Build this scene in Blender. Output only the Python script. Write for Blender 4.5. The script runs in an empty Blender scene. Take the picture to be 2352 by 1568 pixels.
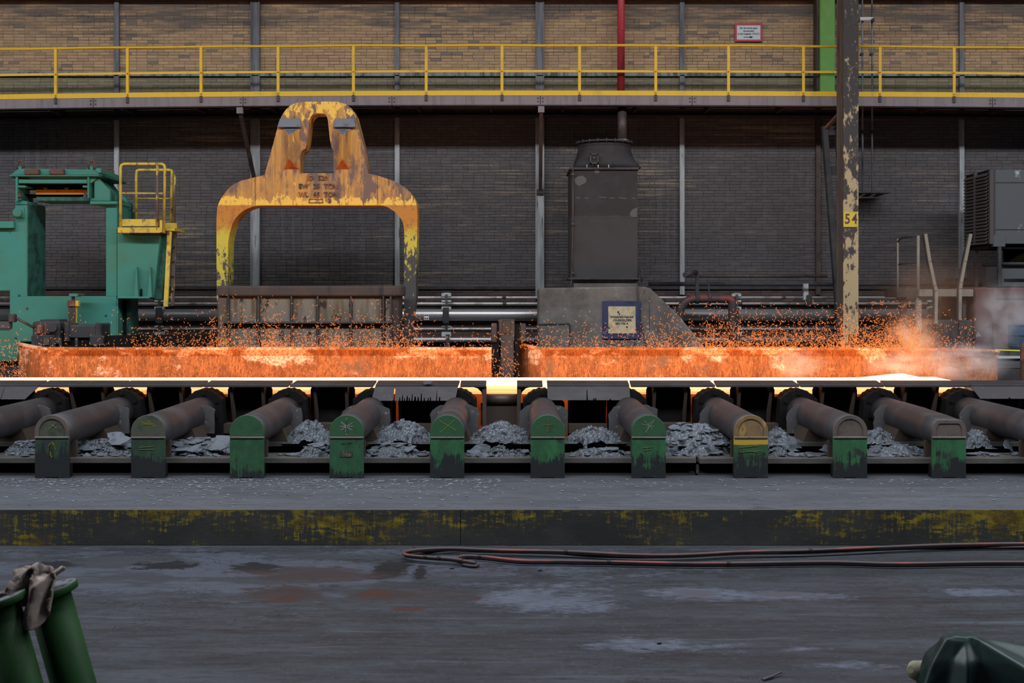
import bpy, bmesh, math, random
from mathutils import Vector, Matrix, noise as mnoise
from mathutils.geometry import tessellate_polygon

R = random.Random(54)
SC = bpy.context.scene
COL = SC.collection

# ------------------------------------------------------------------ camera
F, CX, HY, H = 2550.0, 1176.0, 671.0, 3.26      # focal length in pixels, principal column, horizon row, eye height
cam_d = bpy.data.cameras.new('camera')
cam_d.sensor_width = 36.0
cam_d.lens = F / 2352 * 36
cam_d.shift_y = -(784 - HY) / 2352
cam_d.dof.use_dof = True
cam_d.dof.focus_distance = 19.5
cam_d.dof.aperture_fstop = 4.0
cam_d.clip_end = 300
cam = bpy.data.objects.new('camera', cam_d)
cam.location = (0, 0, H)
cam.rotation_euler = (math.radians(90), 0, 0)
COL.objects.link(cam)
SC.camera = cam

# ------------------------------------------------------------------ world and light
w = bpy.data.worlds.new('hall_daylight')
SC.world = w
w.use_nodes = True
bg = w.node_tree.nodes['Background']
bg.inputs[0].default_value = (0.52, 0.60, 0.78, 1)
bg.inputs[1].default_value = 0.07
sky_d = bpy.data.lights.new('roof_light_strip', 'AREA')     # the long glazed strip in the hall roof
sky_d.shape = 'RECTANGLE'
sky_d.size = 70
sky_d.size_y = 2.2
sky_d.energy = 11800
sky_d.color = (0.86, 0.92, 1.0)
sky = bpy.data.objects.new('roof_light_strip', sky_d)
sky.location = (0, 11.0, 14.7)
COL.objects.link(sky)
SC.view_settings.view_transform = 'Standard'
SC.view_settings.look = 'None'
SC.view_settings.gamma = 1
SC.view_settings.use_curve_mapping = False
SC.view_settings.exposure = 0.0
SLAB_GLOW = 4.2
SC.cycles.volume_bounces = 3


# ------------------------------------------------------------------ helpers
def PX(px, Y): return (px - CX) / F * Y
def PZ(py, Y):
    if py >= 895 and Y > 21: return .464        # feet of everything on the rear ledge
    return H - (py - HY) / F * Y
def P(px, py, Y): return Vector((PX(px, Y), Y, PZ(py, Y)))
def FL(px, py, z=0.0):
    Y = F * (H - z) / (py - HY)
    return Vector((PX(px, Y), Y, z))

ROOT = {}

class MB:
    def __init__(s): s.v, s.f, s.mi, s.sm, s.cur = [], [], [], [], 0
    def face(s, idx, smooth=False): s.f.append(tuple(idx)); s.mi.append(s.cur); s.sm.append(smooth)
    def box(s, x0, x1, y0, y1, z0, z1):
        b = len(s.v)
        s.v += [(x0,y0,z0),(x1,y0,z0),(x1,y1,z0),(x0,y1,z0),(x0,y0,z1),(x1,y0,z1),(x1,y1,z1),(x0,y1,z1)]
        for q in ((0,1,5,4),(1,2,6,5),(2,3,7,6),(3,0,4,7),(4,5,6,7),(3,2,1,0)): s.face([b+i for i in q])
        return s
    def pbox(s, px0, px1, py0, py1, Y0, Y1):
        """box whose front face spans these pixels at depth Y0"""
        return s.box(PX(px0,Y0), PX(px1,Y0), Y0, Y1, PZ(py1,Y0), PZ(py0,Y0))
    def hexa(s, pts):
        b = len(s.v); s.v += [tuple(p) for p in pts]
        for q in ((0,1,5,4),(1,2,6,5),(2,3,7,6),(3,0,4,7),(4,5,6,7),(3,2,1,0)): s.face([b+i for i in q])
        return s
    def prism(s, poly, a0, a1, axis='y', smooth=False):
        """poly in the plane across the axis; extruded from a0 to a1"""
        def mk(p, a):
            return (p[0], a, p[1]) if axis == 'y' else ((a, p[0], p[1]) if axis == 'x' else (p[0], p[1], a))
        n, b = len(poly), len(s.v)
        s.v += [mk(p, a0) for p in poly] + [mk(p, a1) for p in poly]
        for i in range(n):
            j = (i+1) % n
            s.face((b+i, b+j, b+n+j, b+n+i), smooth)
        s.face([b+i for i in range(n)][::-1]); s.face([b+n+i for i in range(n)])
        return s
    def pprism(s, ppoly, Y0, Y1):
        return s.prism([(PX(x,Y0), PZ(y,Y0)) for x, y in ppoly], Y0, Y1)
    def cyl(s, p0, p1, r0, r1=None, n=20, caps=True):
        r1 = r0 if r1 is None else r1
        return s.tube([p0, p1], [r0, r1], n, caps)
    def tube(s, pts, r, n=10, caps=True, closed=False):
        pts = [Vector(p) for p in pts]
        m = len(pts)
        rs = r if isinstance(r, (list, tuple)) else [r]*m
        b = len(s.v)
        up = None
        for i, p in enumerate(pts):
            if closed: d = pts[(i+1) % m] - pts[i-1]
            else: d = pts[min(i+1, m-1)] - pts[max(i-1, 0)]
            d = d.normalized() if d.length > 1e-9 else Vector((0,0,1))
            if up is None:
                up = Vector((0,0,1)) if abs(d.z) < .9 else Vector((0,1,0))
            u = (up - d*up.dot(d)).normalized(); q = d.cross(u); up = u
            for k in range(n):
                a = 2*math.pi*k/n
                s.v.append(tuple(p + (u*math.cos(a) + q*math.sin(a))*rs[i]))
        for i in range(m if closed else m-1):
            for k in range(n):
                i2 = (i+1) % m
                s.face((b+i*n+k, b+i*n+(k+1)%n, b+i2*n+(k+1)%n, b+i2*n+k), True)
        if caps and not closed:
            s.face([b+k for k in range(n)][::-1]); s.face([b+(m-1)*n+k for k in range(n)])
        return s
    def bar(s, p0, p1, wd, hd, up=(0,0,1)):
        p0, p1 = Vector(p0), Vector(p1); d = (p1-p0).normalized(); u = Vector(up)
        if abs(d.dot(u)) > .95: u = Vector((0,1,0))
        x = d.cross(u).normalized(); u = x.cross(d)
        a, c = x*wd/2, u*hd/2
        return s.hexa([p0-a-c, p0+a-c, p1+a-c, p1-a-c, p0-a+c, p0+a+c, p1+a+c, p1-a+c])
    def build(s, name, mat, parent=None, bevel=0, seg=1):
        o0 = ROOT[parent.name] if parent is not None else Vector((0,0,0))
        me = bpy.data.meshes.new(name)
        me.from_pydata([(v[0]-o0.x, v[1]-o0.y, v[2]-o0.z) for v in s.v], [], s.f)
        for m in (mat if isinstance(mat, list) else [mat]): me.materials.append(m)
        me.polygons.foreach_set('material_index', s.mi)
        me.polygons.foreach_set('use_smooth', s.sm)
        bm = bmesh.new(); bm.from_mesh(me); bmesh.ops.recalc_face_normals(bm, faces=bm.faces); bm.to_mesh(me); bm.free()
        o = bpy.data.objects.new(name, me); COL.objects.link(o)
        if parent is not None: o.parent = parent
        ROOT[o.name] = o0
        if bevel:
            md = o.modifiers.new('edge', 'BEVEL'); md.width = bevel; md.segments = seg; md.limit_method = 'ANGLE'; md.angle_limit = math.radians(40)
        return o

def tag(o, label=None, cat=None, group=None, kind=None):
    if label: o['label'] = label
    if cat: o['category'] = cat
    if group: o['group'] = group
    if kind: o['kind'] = kind
    return o

def thing(name, label, cat, loc, group=None, kind=None):
    o = bpy.data.objects.new(name, None); COL.objects.link(o)
    o.location = loc; o.empty_display_size = .2
    ROOT[o.name] = Vector(loc)
    return tag(o, label, cat, group, kind)

def copy_tree(o, parent=None):
    c = o.copy(); COL.objects.link(c)
    if parent is not None: c.parent = parent
    ROOT[c.name] = ROOT[o.name]
    for ch in [k for k in bpy.data.objects if k.parent == o]: copy_tree(ch, c)
    return c

def text(name, body, size, loc, mat, parent=None, bold=0.0, depth=0.003, align='CENTER', rot=(math.pi/2,0,0), sx=1.0):
    cu = bpy.data.curves.new(name, 'FONT')
    cu.body = body; cu.size = size; cu.align_x = align; cu.align_y = 'CENTER'; cu.extrude = depth; cu.offset = bold
    t = bpy.data.objects.new(name+'_src', cu); COL.objects.link(t)
    me = bpy.data.meshes.new_from_object(t.evaluated_get(bpy.context.evaluated_depsgraph_get()))
    bpy.data.objects.remove(t); bpy.data.curves.remove(cu)
    me.name = name
    me.transform(Matrix.Diagonal((sx,1,1,1)))
    me.transform(Matrix.LocRotScale(Vector(loc) - (ROOT[parent.name] if parent else Vector()), Matrix.Identity(3), None) @ Matrix.Rotation(rot[2],4,'Z') @ Matrix.Rotation(rot[0],4,'X'))
    me.materials.clear(); me.materials.append(mat)
    o = bpy.data.objects.new(name, me); COL.objects.link(o)
    if parent: o.parent = parent
    ROOT[o.name] = ROOT[parent.name] if parent else Vector()
    return o

# ------------------------------------------------------------------ materials
class NT:
    """small node builder"""
    def __init__(s, name):
        s.m = bpy.data.materials.new(name); s.m.use_nodes = True
        s.t = s.m.node_tree; s.b = s.t.nodes['Principled BSDF']
        s.pos = s.t.nodes.new('ShaderNodeNewGeometry').outputs['Position']
        s._sep = None
    def n(s, typ, **kw):
        nd = s.t.nodes.new(typ)
        for k, v in kw.items(): setattr(nd, k, v)
        return nd
    def l(s, a, b): s.t.links.new(a, b)
    def setin(s, sock, v):
        if hasattr(v, 'is_output'): s.l(v, sock)
        else: sock.default_value = v
    def math(s, op, a, b=0.0, clamp=False):
        nd = s.n('ShaderNodeMath', operation=op, use_clamp=clamp)
        s.setin(nd.inputs[0], a); s.setin(nd.inputs[1], b); return nd.outputs[0]
    def axis(s, i):
        if s._sep is None:
            s._sep = s.n('ShaderNodeSeparateXYZ'); s.l(s.pos, s._sep.inputs[0])
        return s._sep.outputs[i]
    def noise(s, scale=(1,1,1), detail=4, rough=.6, seed=0.0, dist=0.0):
        mp = s.n('ShaderNodeMapping'); s.l(s.pos, mp.inputs[0])
        mp.inputs['Scale'].default_value = scale; mp.inputs['Location'].default_value = (seed*7.3, seed*3.1, seed*5.7)
        nz = s.n('ShaderNodeTexNoise'); s.l(mp.outputs[0], nz.inputs['Vector'])
        nz.inputs['Scale'].default_value = 1; nz.inputs['Detail'].default_value = detail; nz.inputs['Roughness'].default_value = rough
        nz.inputs['Distortion'].default_value = dist
        return nz.outputs['Fac']
    def rng(s, v, a, b, c=0.0, d=1.0, smooth=False):
        nd = s.n('ShaderNodeMapRange'); nd.clamp = True
        if smooth: nd.interpolation_type = 'SMOOTHSTEP'
        s.setin(nd.inputs[0], v)
        for i, x in enumerate((a, b, c, d)): s.setin(nd.inputs[1+i], x)
        return nd.outputs[0]
    def mix(s, fac, a, b):
        nd = s.n('ShaderNodeMix', data_type='RGBA')
        s.setin(nd.inputs[0], fac)
        s.setin(nd.inputs[6], a if hasattr(a,'is_output') else (*a, 1)); s.setin(nd.inputs[7], b if hasattr(b,'is_output') else (*b, 1))
        return nd.outputs[2]
    def gain(s, c, k):
        nd = s.n('ShaderNodeVectorMath', operation='SCALE'); s.setin(nd.inputs[0], c); nd.inputs['Scale'].default_value = k
        return nd.outputs[0]
    def out(s, col, rough=.7, metal=0.0, bump=None, bstr=.3, bdist=.01, spec=.4):
        s.setin(s.b.inputs['Base Color'], col if hasattr(col,'is_output') else (*col, 1))
        s.setin(s.b.inputs['Roughness'], rough); s.setin(s.b.inputs['Metallic'], metal)
        s.b.inputs['Specular IOR Level'].default_value = spec
        if bump is not None:
            bp = s.n('ShaderNodeBump'); bp.inputs['Strength'].default_value = bstr; bp.inputs['Distance'].default_value = bdist
            s.l(bump, bp.inputs['Height']); s.l(bp.outputs[0], s.b.inputs['Normal'])
        return s.m

def mat(name, base, layers=(), rough=.7, metal=0.0, bump=.25, bs=25, spec=.35):
    """base colour with worn layers: (colour, scale xyz, low, high, seed[, (axis, a, b)])"""
    t = NT(name); c = base
    for L in layers:
        fac = t.noise(L[1], 5, .62, L[4])
        if len(L) > 5 and L[5]:
            ax, a, b = L[5][:3]; k = L[5][3] if len(L[5]) > 3 else .5
            fac = t.math('ADD', fac, t.rng(t.axis(ax), a, b, -k, k))
        c = t.mix(t.rng(fac, L[2], L[3]), c, L[0])
    bn = t.noise((bs,bs,bs), 4, .65, 9) if bump else None
    return t.out(c, rough, metal, bn, bump, .008, spec)

def emit(name, col, strength, sample=True):
    m = bpy.data.materials.new(name); m.use_nodes = True; nt = m.node_tree
    nt.nodes.remove(nt.nodes['Principled BSDF'])
    e = nt.nodes.new('ShaderNodeEmission'); e.inputs[0].default_value = (*col, 1); e.inputs[1].default_value = strength
    nt.links.new(e.outputs[0], nt.nodes['Material Output'].inputs[0])
    if not sample: m.cycles.emission_sampling = 'NONE'
    return m

V, Hs, Iso = (9,9,1.1), (1.0,2,9), (4,4,4)
m_yellow = mat('yellow_rail_paint', (.80,.47,.022), [((.50,.30,.03),(3,3,1.5),.55,.75,1), ((.12,.09,.06),(22,22,3),.66,.74,2)], rough=.45, bump=.08)
m_fascia = mat('dull_mauve_steel', (.235,.19,.19), [((.15,.125,.13),V,.45,.75,3), ((.07,.06,.075),(14,14,.8),.64,.78,4), ((.25,.15,.08),(8,8,1),.72,.8,5)], rough=.6)
m_under = mat('slab_tinted_brown_underside', (.075,.042,.036), [((.035,.025,.024),Iso,.4,.7,6)], rough=.85)  # dark brown steel, reddened in its colour for the slab's glow
def post_material():
    t = NT('weathered_wall_post_steel')
    v = t.noise((9,9,1.1),5,.62,7)
    lo = t.mix(t.rng(v, .42, .62), (.40,.41,.40), (.24,.24,.24)); up = t.mix(t.rng(v, .42, .62), (.20,.19,.195), (.11,.105,.11))
    c = t.mix(t.rng(t.math('ADD', t.axis(2), t.math('MULTIPLY', t.noise((2,2,.8),4,.6,4), 1.2)), 7.6, 8.4), lo, up)
    c = t.mix(t.rng(t.noise((16,16,2),4,.6,8), .63, .70), c, (.12,.10,.09))
    return t.out(c, .6, .1, None)
m_post = post_material()
m_mullion = mat('weathered_grey_steel', (.24,.245,.25), [((.07,.07,.078),V,.45,.62,7), ((.32,.34,.33),(16,16,1.4),.62,.75,8), ((.09,.07,.06),(12,12,4),.62,.7,9)], rough=.55, metal=.2)
m_bolt = mat('dark_bolt_steel', (.08,.06,.06), rough=.6, bump=0)
m_red = mat('red_pipe_paint', (.50,.045,.055), [((.62,.16,.15),(10,10,2),.6,.75,10), ((.25,.03,.035),(5,5,1.2),.55,.7,11)], rough=.4, bump=.05)
m_brownpipe = mat('sooty_brown_steel', (.085,.06,.05), [((.16,.11,.07),V,.55,.75,12), ((.04,.03,.03),Iso,.5,.7,13)], rough=.5, metal=.3)
m_greencol = mat('bright_green_paint', (.145,.34,.06), [((.20,.36,.10),Iso,.5,.7,14), ((.10,.22,.08),(6,6,2),.6,.75,15)], rough=.55)
m_dark = mat('dark_sooty_steel', (.045,.042,.045), [((.085,.065,.055),Iso,.5,.75,16), ((.02,.02,.022),(2,2,2),.5,.7,17)], rough=.7)
m_black = mat('black_grime_and_shade', (.009,.008,.008), [((.018,.014,.012),Iso,.5,.8,18)], rough=.9, spec=.1)  # also fills recesses and the shadow strip under the access deck
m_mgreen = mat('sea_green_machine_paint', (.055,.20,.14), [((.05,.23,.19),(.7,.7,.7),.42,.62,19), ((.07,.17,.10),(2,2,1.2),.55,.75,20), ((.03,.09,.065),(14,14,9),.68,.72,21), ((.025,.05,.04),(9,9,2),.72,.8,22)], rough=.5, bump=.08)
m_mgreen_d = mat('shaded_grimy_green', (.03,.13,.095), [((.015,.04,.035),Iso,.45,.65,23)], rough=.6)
m_orange = mat('orange_bar_paint', (.62,.2,.015), [((.25,.08,.02),(5,5,9),.58,.66,24)], rough=.5)
m_rust = mat('rusty_brown_steel', (.12,.06,.045), [((.30,.10,.05),Iso,.55,.68,25), ((.05,.035,.035),(7,7,7),.5,.7,26)], rough=.85)
m_yellow2 = mat('grimy_yellow_paint', (.62,.42,.05), [((.10,.07,.05),(9,9,4),.56,.66,27), ((.35,.25,.06),Iso,.5,.7,28)], rough=.55)
m_yellowbrown = mat('half_bare_yellow_steel', (.11,.075,.06), [((.50,.34,.06),(8,8,3),.55,.62,29)], rough=.6)
m_contbeam = mat('burnt_brown_steel', (.062,.046,.039), [((.085,.055,.042),Iso,.5,.7,31), ((.03,.026,.026),(6,6,1.5),.55,.7,32), ((.35,.28,.12),(28,28,28),.68,.72,33)], rough=.75)
m_contpanel = mat('rust_streaked_grey_panel', (.225,.195,.155), [((.13,.095,.055),(7,7,.9),.44,.66,34), ((.05,.035,.03),(5,5,3),.60,.64,35), ((.38,.36,.33),(12,12,9),.66,.7,36)], rough=.5, metal=.25)
m_tower = mat('dusty_brown_black_sheet', (.030,.024,.024), [((.036,.030,.030),Iso,.5,.6,37), ((.15,.13,.125),(1.6,1.6,2.2),.70,.72,38)], rough=.75, bump=.1)
m_tower_lo = mat('lighter_grey_sheet', (.049,.043,.042), [((.040,.035,.034),(2,2,2),.45,.7,39)], rough=.75, bump=.1)
m_patch = mat('pale_bare_patch', (.10,.085,.082), rough=.7, bump=0)
m_conc = mat('grimy_beige_concrete', (.155,.14,.122), [((.085,.07,.062),(1.2,1.2,1.5),.42,.62,40), ((.30,.28,.25),(2,2,2),.6,.75,41), ((.06,.05,.05),(5,5,3),.64,.72,42)], rough=.85)
m_navy = mat('navy_frame_paint', (.035,.042,.10), [((.02,.02,.045),Iso,.5,.7,43)], rough=.7)
m_cream = mat('stained_cream_board', (.52,.42,.26), [((.36,.29,.18),(9,9,9),.45,.65,44), ((.62,.55,.42),(16,16,16),.6,.7,45), ((.06,.05,.05),(7,7,7),.70,.73,46)], rough=.7)
m_ink = mat('black_lettering', (.02,.02,.022), rough=.7, bump=0)
m_steelpipe = mat('scuffed_bare_steel_pipe', (.52,.49,.48), [((.30,.27,.26),(.8,8,8),.58,.85,47), ((.34,.32,.31),(18,2,2),.62,.72,48)], rough=.38, metal=.75, bump=.05)
m_thinpipe = mat('dull_thin_pipe', (.60,.56,.55), [((.25,.20,.18),(3,3,3),.5,.65,49)], rough=.4, metal=.4, bump=.05)
m_clamp = mat('pale_clamp_paint', (.42,.44,.42), [((.20,.19,.18),(7,7,7),.55,.7,50)], rough=.6)
m_redloop = mat('dull_red_pipe', (.055,.038,.038), [((.20,.04,.032),(1.6,1.6,2.5),.50,.62,51,(2,2.9,3.1,.12)), ((.04,.035,.036),(3,3,3),.5,.7,52)], rough=.55)
m_wpost = mat('peeling_cream_column_paint', (.055,.045,.042), [((.20,.15,.10),(14,14,8),.60,.66,54), ((.42,.32,.18),(7,7,3.2),.50,.55,53,(2,8.6,2.4,.13)), ((.07,.055,.045),(9,9,4),.60,.66,153)], rough=.8)
m_coledge = mat('brown_column_steel', (.13,.095,.075), [((.22,.16,.11),(16,16,.8),.5,.7,55), ((.06,.045,.04),V,.55,.7,56)], rough=.7)
m_platey = mat('number_plate_yellow', (.58,.46,.05), [((.36,.28,.06),Iso,.5,.7,57)], rough=.6)
m_maroon = mat('maroon_numerals', (.12,.035,.05), rough=.7, bump=0)
m_white = mat('white_board', (.72,.70,.68), rough=.5, bump=0)
m_signred = mat('sign_red', (.55,.055,.075), rough=.5, bump=0)
m_tubeb = mat('brown_grey_cover_tube', (.052,.047,.049), [((.078,.074,.078),(.9,1.6,1.2),.5,.68,58), ((.066,.046,.034),(2,.9,2),.58,.74,59), ((.05,.042,.042),(3,1.2,3),.6,.75,60), ((.33,.33,.35),(16,10,16),.74,.78,61)], rough=.55, metal=.25)
m_weld = mat('bare_weld_seam', (.15,.13,.115), [((.09,.07,.06),(12,12,12),.5,.7,62)], rough=.6)
m_rearreflector = mat('bright_rust_reflector', (.50,.28,.17), [((.30,.15,.09),Iso,.5,.7,163)], rough=.85)  # rust kept bright so the guard slits shine orange
m_redplate = mat('number_tag_brass', (.15,.105,.075), rough=.6, bump=0)
m_scaleplate = mat('crusty_grey_plate', (.065,.062,.064), [((.15,.155,.17),(11,11,11),.58,.66,63), ((.06,.045,.04),Iso,.55,.7,64)], rough=.85)
m_beam = mat('dirty_beam_steel', (.095,.082,.075), [((.06,.065,.055),(3,3,6),.45,.65,65), ((.05,.09,.05),(5,5,5),.66,.76,66)], rough=.75)
m_guard = mat('worn_guard_plate', (.045,.038,.039), [((.066,.058,.06),(1.5,3,3),.5,.7,67), ((.06,.05,.05),(5,5,5),.58,.7,68), ((.30,.30,.33),(22,22,22),.71,.74,69)], rough=.6, metal=.2)
m_gusset = mat('brown_gusset_steel', (.055,.038,.028), [((.05,.036,.03),Iso,.5,.7,70)], rough=.8)
m_cable = mat('black_rubber_hose', (.035,.03,.03), [((.07,.05,.045),(5,5,5),.5,.7,71)], rough=.6, bump=.05)
m_cablered = mat('faded_red_hose', (.07,.045,.045), [((.20,.055,.048),(1.1,1.1,9),.53,.62,72)], rough=.6, bump=.05)
m_fgreen = mat('flanged_pipe_green', (.009,.038,.008), [((.005,.018,.005),(3,3,1.5),.5,.7,73)], rough=.6, bump=.05, spec=.12)
m_fgrey = mat('grey_flange_face', (.10,.105,.115), rough=.5, bump=.1)  # bluish grey for flange faces and blank covers
m_rag = mat('dirty_rag_cloth', (.20,.155,.13), [((.05,.04,.04),(9,9,9),.48,.62,74), ((.36,.30,.26),(6,6,6),.62,.72,75)], rough=.95)
m_tarp = mat('dark_green_tarpaulin', (.012,.026,.023), [((.028,.05,.048),(4,4,4),.55,.72,76), ((.007,.013,.012),(3,3,3),.5,.7,77)], rough=.42, bump=.15, bs=9)
m_canvas = mat('olive_canvas', (.20,.18,.12), [((.09,.08,.06),(6,6,6),.5,.7,78)], rough=.9)
m_louvre = mat('brown_louvre_sheet', (.075,.06,.058), rough=.7, bump=0)
m_cab = mat('patchy_grey_cabinet', (.085,.088,.09), [((.26,.20,.12),(1.4,1.4,1.2),.60,.68,79), ((.36,.37,.37),(2.2,2.2,1.6),.66,.72,80)], rough=.7)
m_stair = mat('tan_grey_stair_rail', (.25,.21,.16), [((.12,.10,.085),(3,3,1),.5,.7,81)], rough=.7)
m_redmach = mat('flaking_red_brown_panel', (.13,.055,.05), [((.30,.29,.28),(1.6,1.6,1.3),.63,.66,82), ((.07,.04,.04),Iso,.5,.75,83)], rough=.75)
m_blue = mat('dull_blue_drum', (.03,.07,.14), rough=.6)
m_ymotor = mat('dull_yellow_drum', (.13,.11,.02), [((.15,.12,.04),Iso,.5,.7,84)], rough=.6)
m_chalkw = mat('white_chalk', (.30,.31,.28), rough=.95, bump=0)
m_chalky = mat('yellow_chalk', (.27,.25,.045), rough=.95, bump=0)
m_scale = mat('grey_mill_scale', (.095,.103,.116), [((.31,.335,.38),(38,38,38),.54,.64,85), ((.022,.022,.025),(9,9,9),.53,.60,86), ((.34,.37,.42),(60,60,60),.68,.74,87)], rough=.8, bump=.8, bs=45)
m_flake = mat('smooth_scale_flake', (.125,.138,.16), [((.05,.053,.06),(6,6,6),.48,.62,88), ((.17,.185,.21),(16,16,16),.62,.72,89)], rough=.6)
m_chip = mat('pale_scale_chip', (.20,.22,.25), rough=.55, bump=0)
m_cord = mat('yellow_tape', (.75,.68,.06), rough=.6, bump=0)

def m_pedestal(name, cols, yellow_top=False, bare_top=False, zlo=.60, zhi=.92):
    """green paint that has worn off in ragged runs towards the foot"""
    t = NT(name)
    g = t.mix(t.rng(t.noise((9,9,5),5,.6,3), .4, .66), cols[0], cols[1])
    run = t.math('ADD', t.math('ADD', t.math('MULTIPLY', t.noise((15,15,1.3),5,.7,5), 1.1), t.math('MULTIPLY', t.noise((4,4,4),4,.6,15), .9)), t.rng(t.axis(2), zlo-.06, zhi+.06, -.78, -.22))
    c = t.mix(t.rng(run, .44, .54), (.0145,.016,.0175), g)
    c = t.mix(t.rng(t.noise((5,5,5),4,.6,8), .60, .68), c, (.026,.03,.028))
    c = t.mix(t.rng(t.noise((30,30,3),4,.6,11), .70, .74), c, (.055,.17,.07))
    if yellow_top:
        c = t.mix(t.rng(t.math('ADD', t.axis(2), t.math('MULTIPLY', t.noise((5,5,5),3,.5,2), .04)), .985, .995), c, (.42,.27,.035))
    return t.out(c, .55, 0, t.noise((25,25,25),4,.6,1), .15, .006)
m_ped = m_pedestal('worn_green_pedestal', ((.022,.076,.033),(.028,.125,.046)))
m_ped_dk = m_pedestal('dark_worn_green_pedestal', ((.022,.04,.027),(.028,.065,.032)), zlo=.72, zhi=1.02)
m_ped_full = m_pedestal('mostly_green_pedestal', ((.020,.064,.031),(.026,.098,.040)), zlo=.40, zhi=.72)
m_ped_y = m_pedestal('yellow_banded_green_pedestal', ((.028,.07,.033),(.035,.09,.033)), True)
m_capgreen = mat('green_end_cap', (.026,.080,.034), [((.019,.052,.028),(5,5,5),.5,.7,90), ((.10,.07,.055),(7,7,7),.68,.74,91)], rough=.6)
m_capolive = mat('scratched_olive_end_cap', (.06,.068,.045), [((.035,.04,.03),(6,6,6),.5,.65,92), ((.16,.14,.07),(4,4,30),.68,.72,93)], rough=.7)
m_capbrown = mat('brown_ring_end_cap', (.105,.078,.064), [((.06,.05,.045),Iso,.5,.7,94)], rough=.65)
m_caporange = mat('ochre_ring_end_cap', (.20,.12,.05), [((.09,.06,.045),(3,3,3),.45,.65,95), ((.36,.22,.05),(7,7,3),.58,.7,96)], rough=.65)

def brick_material():
    t = NT('sooty_tan_brick')
    at = t.n('ShaderNodeAttribute', attribute_name='tone'); tone = at.outputs['Fac']
    z = t.axis(2)
    up = t.mix(tone, (.45,.275,.155), (.60,.375,.20))
    up = t.mix(t.rng(tone, .95, .97), up, (.27,.20,.155))
    ol = t.mix(tone, (.36,.30,.17), (.48,.40,.225))
    up = t.mix(t.rng(z, 8.50, 8.44), up, ol)
    # soot lying in long horizontal streaks
    st = t.noise((.55,1,5.5), 6, .65, 2)
    band = t.math('ADD', st, t.rng(z, 9.2, 9.85, -.10, .12))
    up = t.mix(t.math('MULTIPLY', t.rng(band, .48, .66), .85), up, (.12,.105,.10))
    st2 = t.noise((.9,1,14), 5, .7, 4)
    up = t.mix(t.math('MULTIPLY', t.rng(st2, .56, .68), .55), up, (.24,.18,.14))
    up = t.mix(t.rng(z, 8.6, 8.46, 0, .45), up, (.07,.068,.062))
    # below the walkway the wall is black with soot; only some upper brick edges are wiped lighter
    lo = t.mix(tone, (.094,.083,.082), (.118,.104,.102))
    drip = t.math('MULTIPLY', t.rng(t.noise((9,1,.25),4,.6,21), .52, .66), t.math('MULTIPLY', t.rng(t.noise((.35,1,.2),2,.5,22), .48, .62), .5))
    lo = t.mix(drip, lo, (.16,.155,.155))
    wipe = t.math('ADD', t.noise((.45,1,13), 6, .72, 6), t.rng(t.noise((.25,1,.55), 3, .5, 8), .35, .65, -.12, .10))
    lo = t.mix(t.math('MULTIPLY', t.rng(wipe, .57, .70), .85), lo, (.30,.235,.165))
    lo = t.mix(t.rng(z, 3.40, 3.36), lo, t.mix(tone, (.075,.048,.042), (.12,.078,.066)))
    c = t.mix(t.rng(z, 7.85, 7.65), up, lo)
    return t.out(c, .88, 0, t.noise((60,60,60),4,.6,1), .35, .006, .2)
m_brick = brick_material()

def mortar_material():
    t = NT('grey_mortar'); z = t.axis(2)
    up = t.mix(t.rng(t.noise((.6,1,5),5,.6,2), .45, .6), (.30,.22,.155), (.10,.088,.08))
    lo = t.mix(t.rng(t.noise((.5,1,9),5,.65,6), .56, .70), (.078,.069,.068), (.27,.22,.17))
    return t.out(t.mix(t.rng(z, 7.85, 7.65), up, lo), .95, 0, None, spec=.15)
m_mortar = mortar_material()

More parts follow.
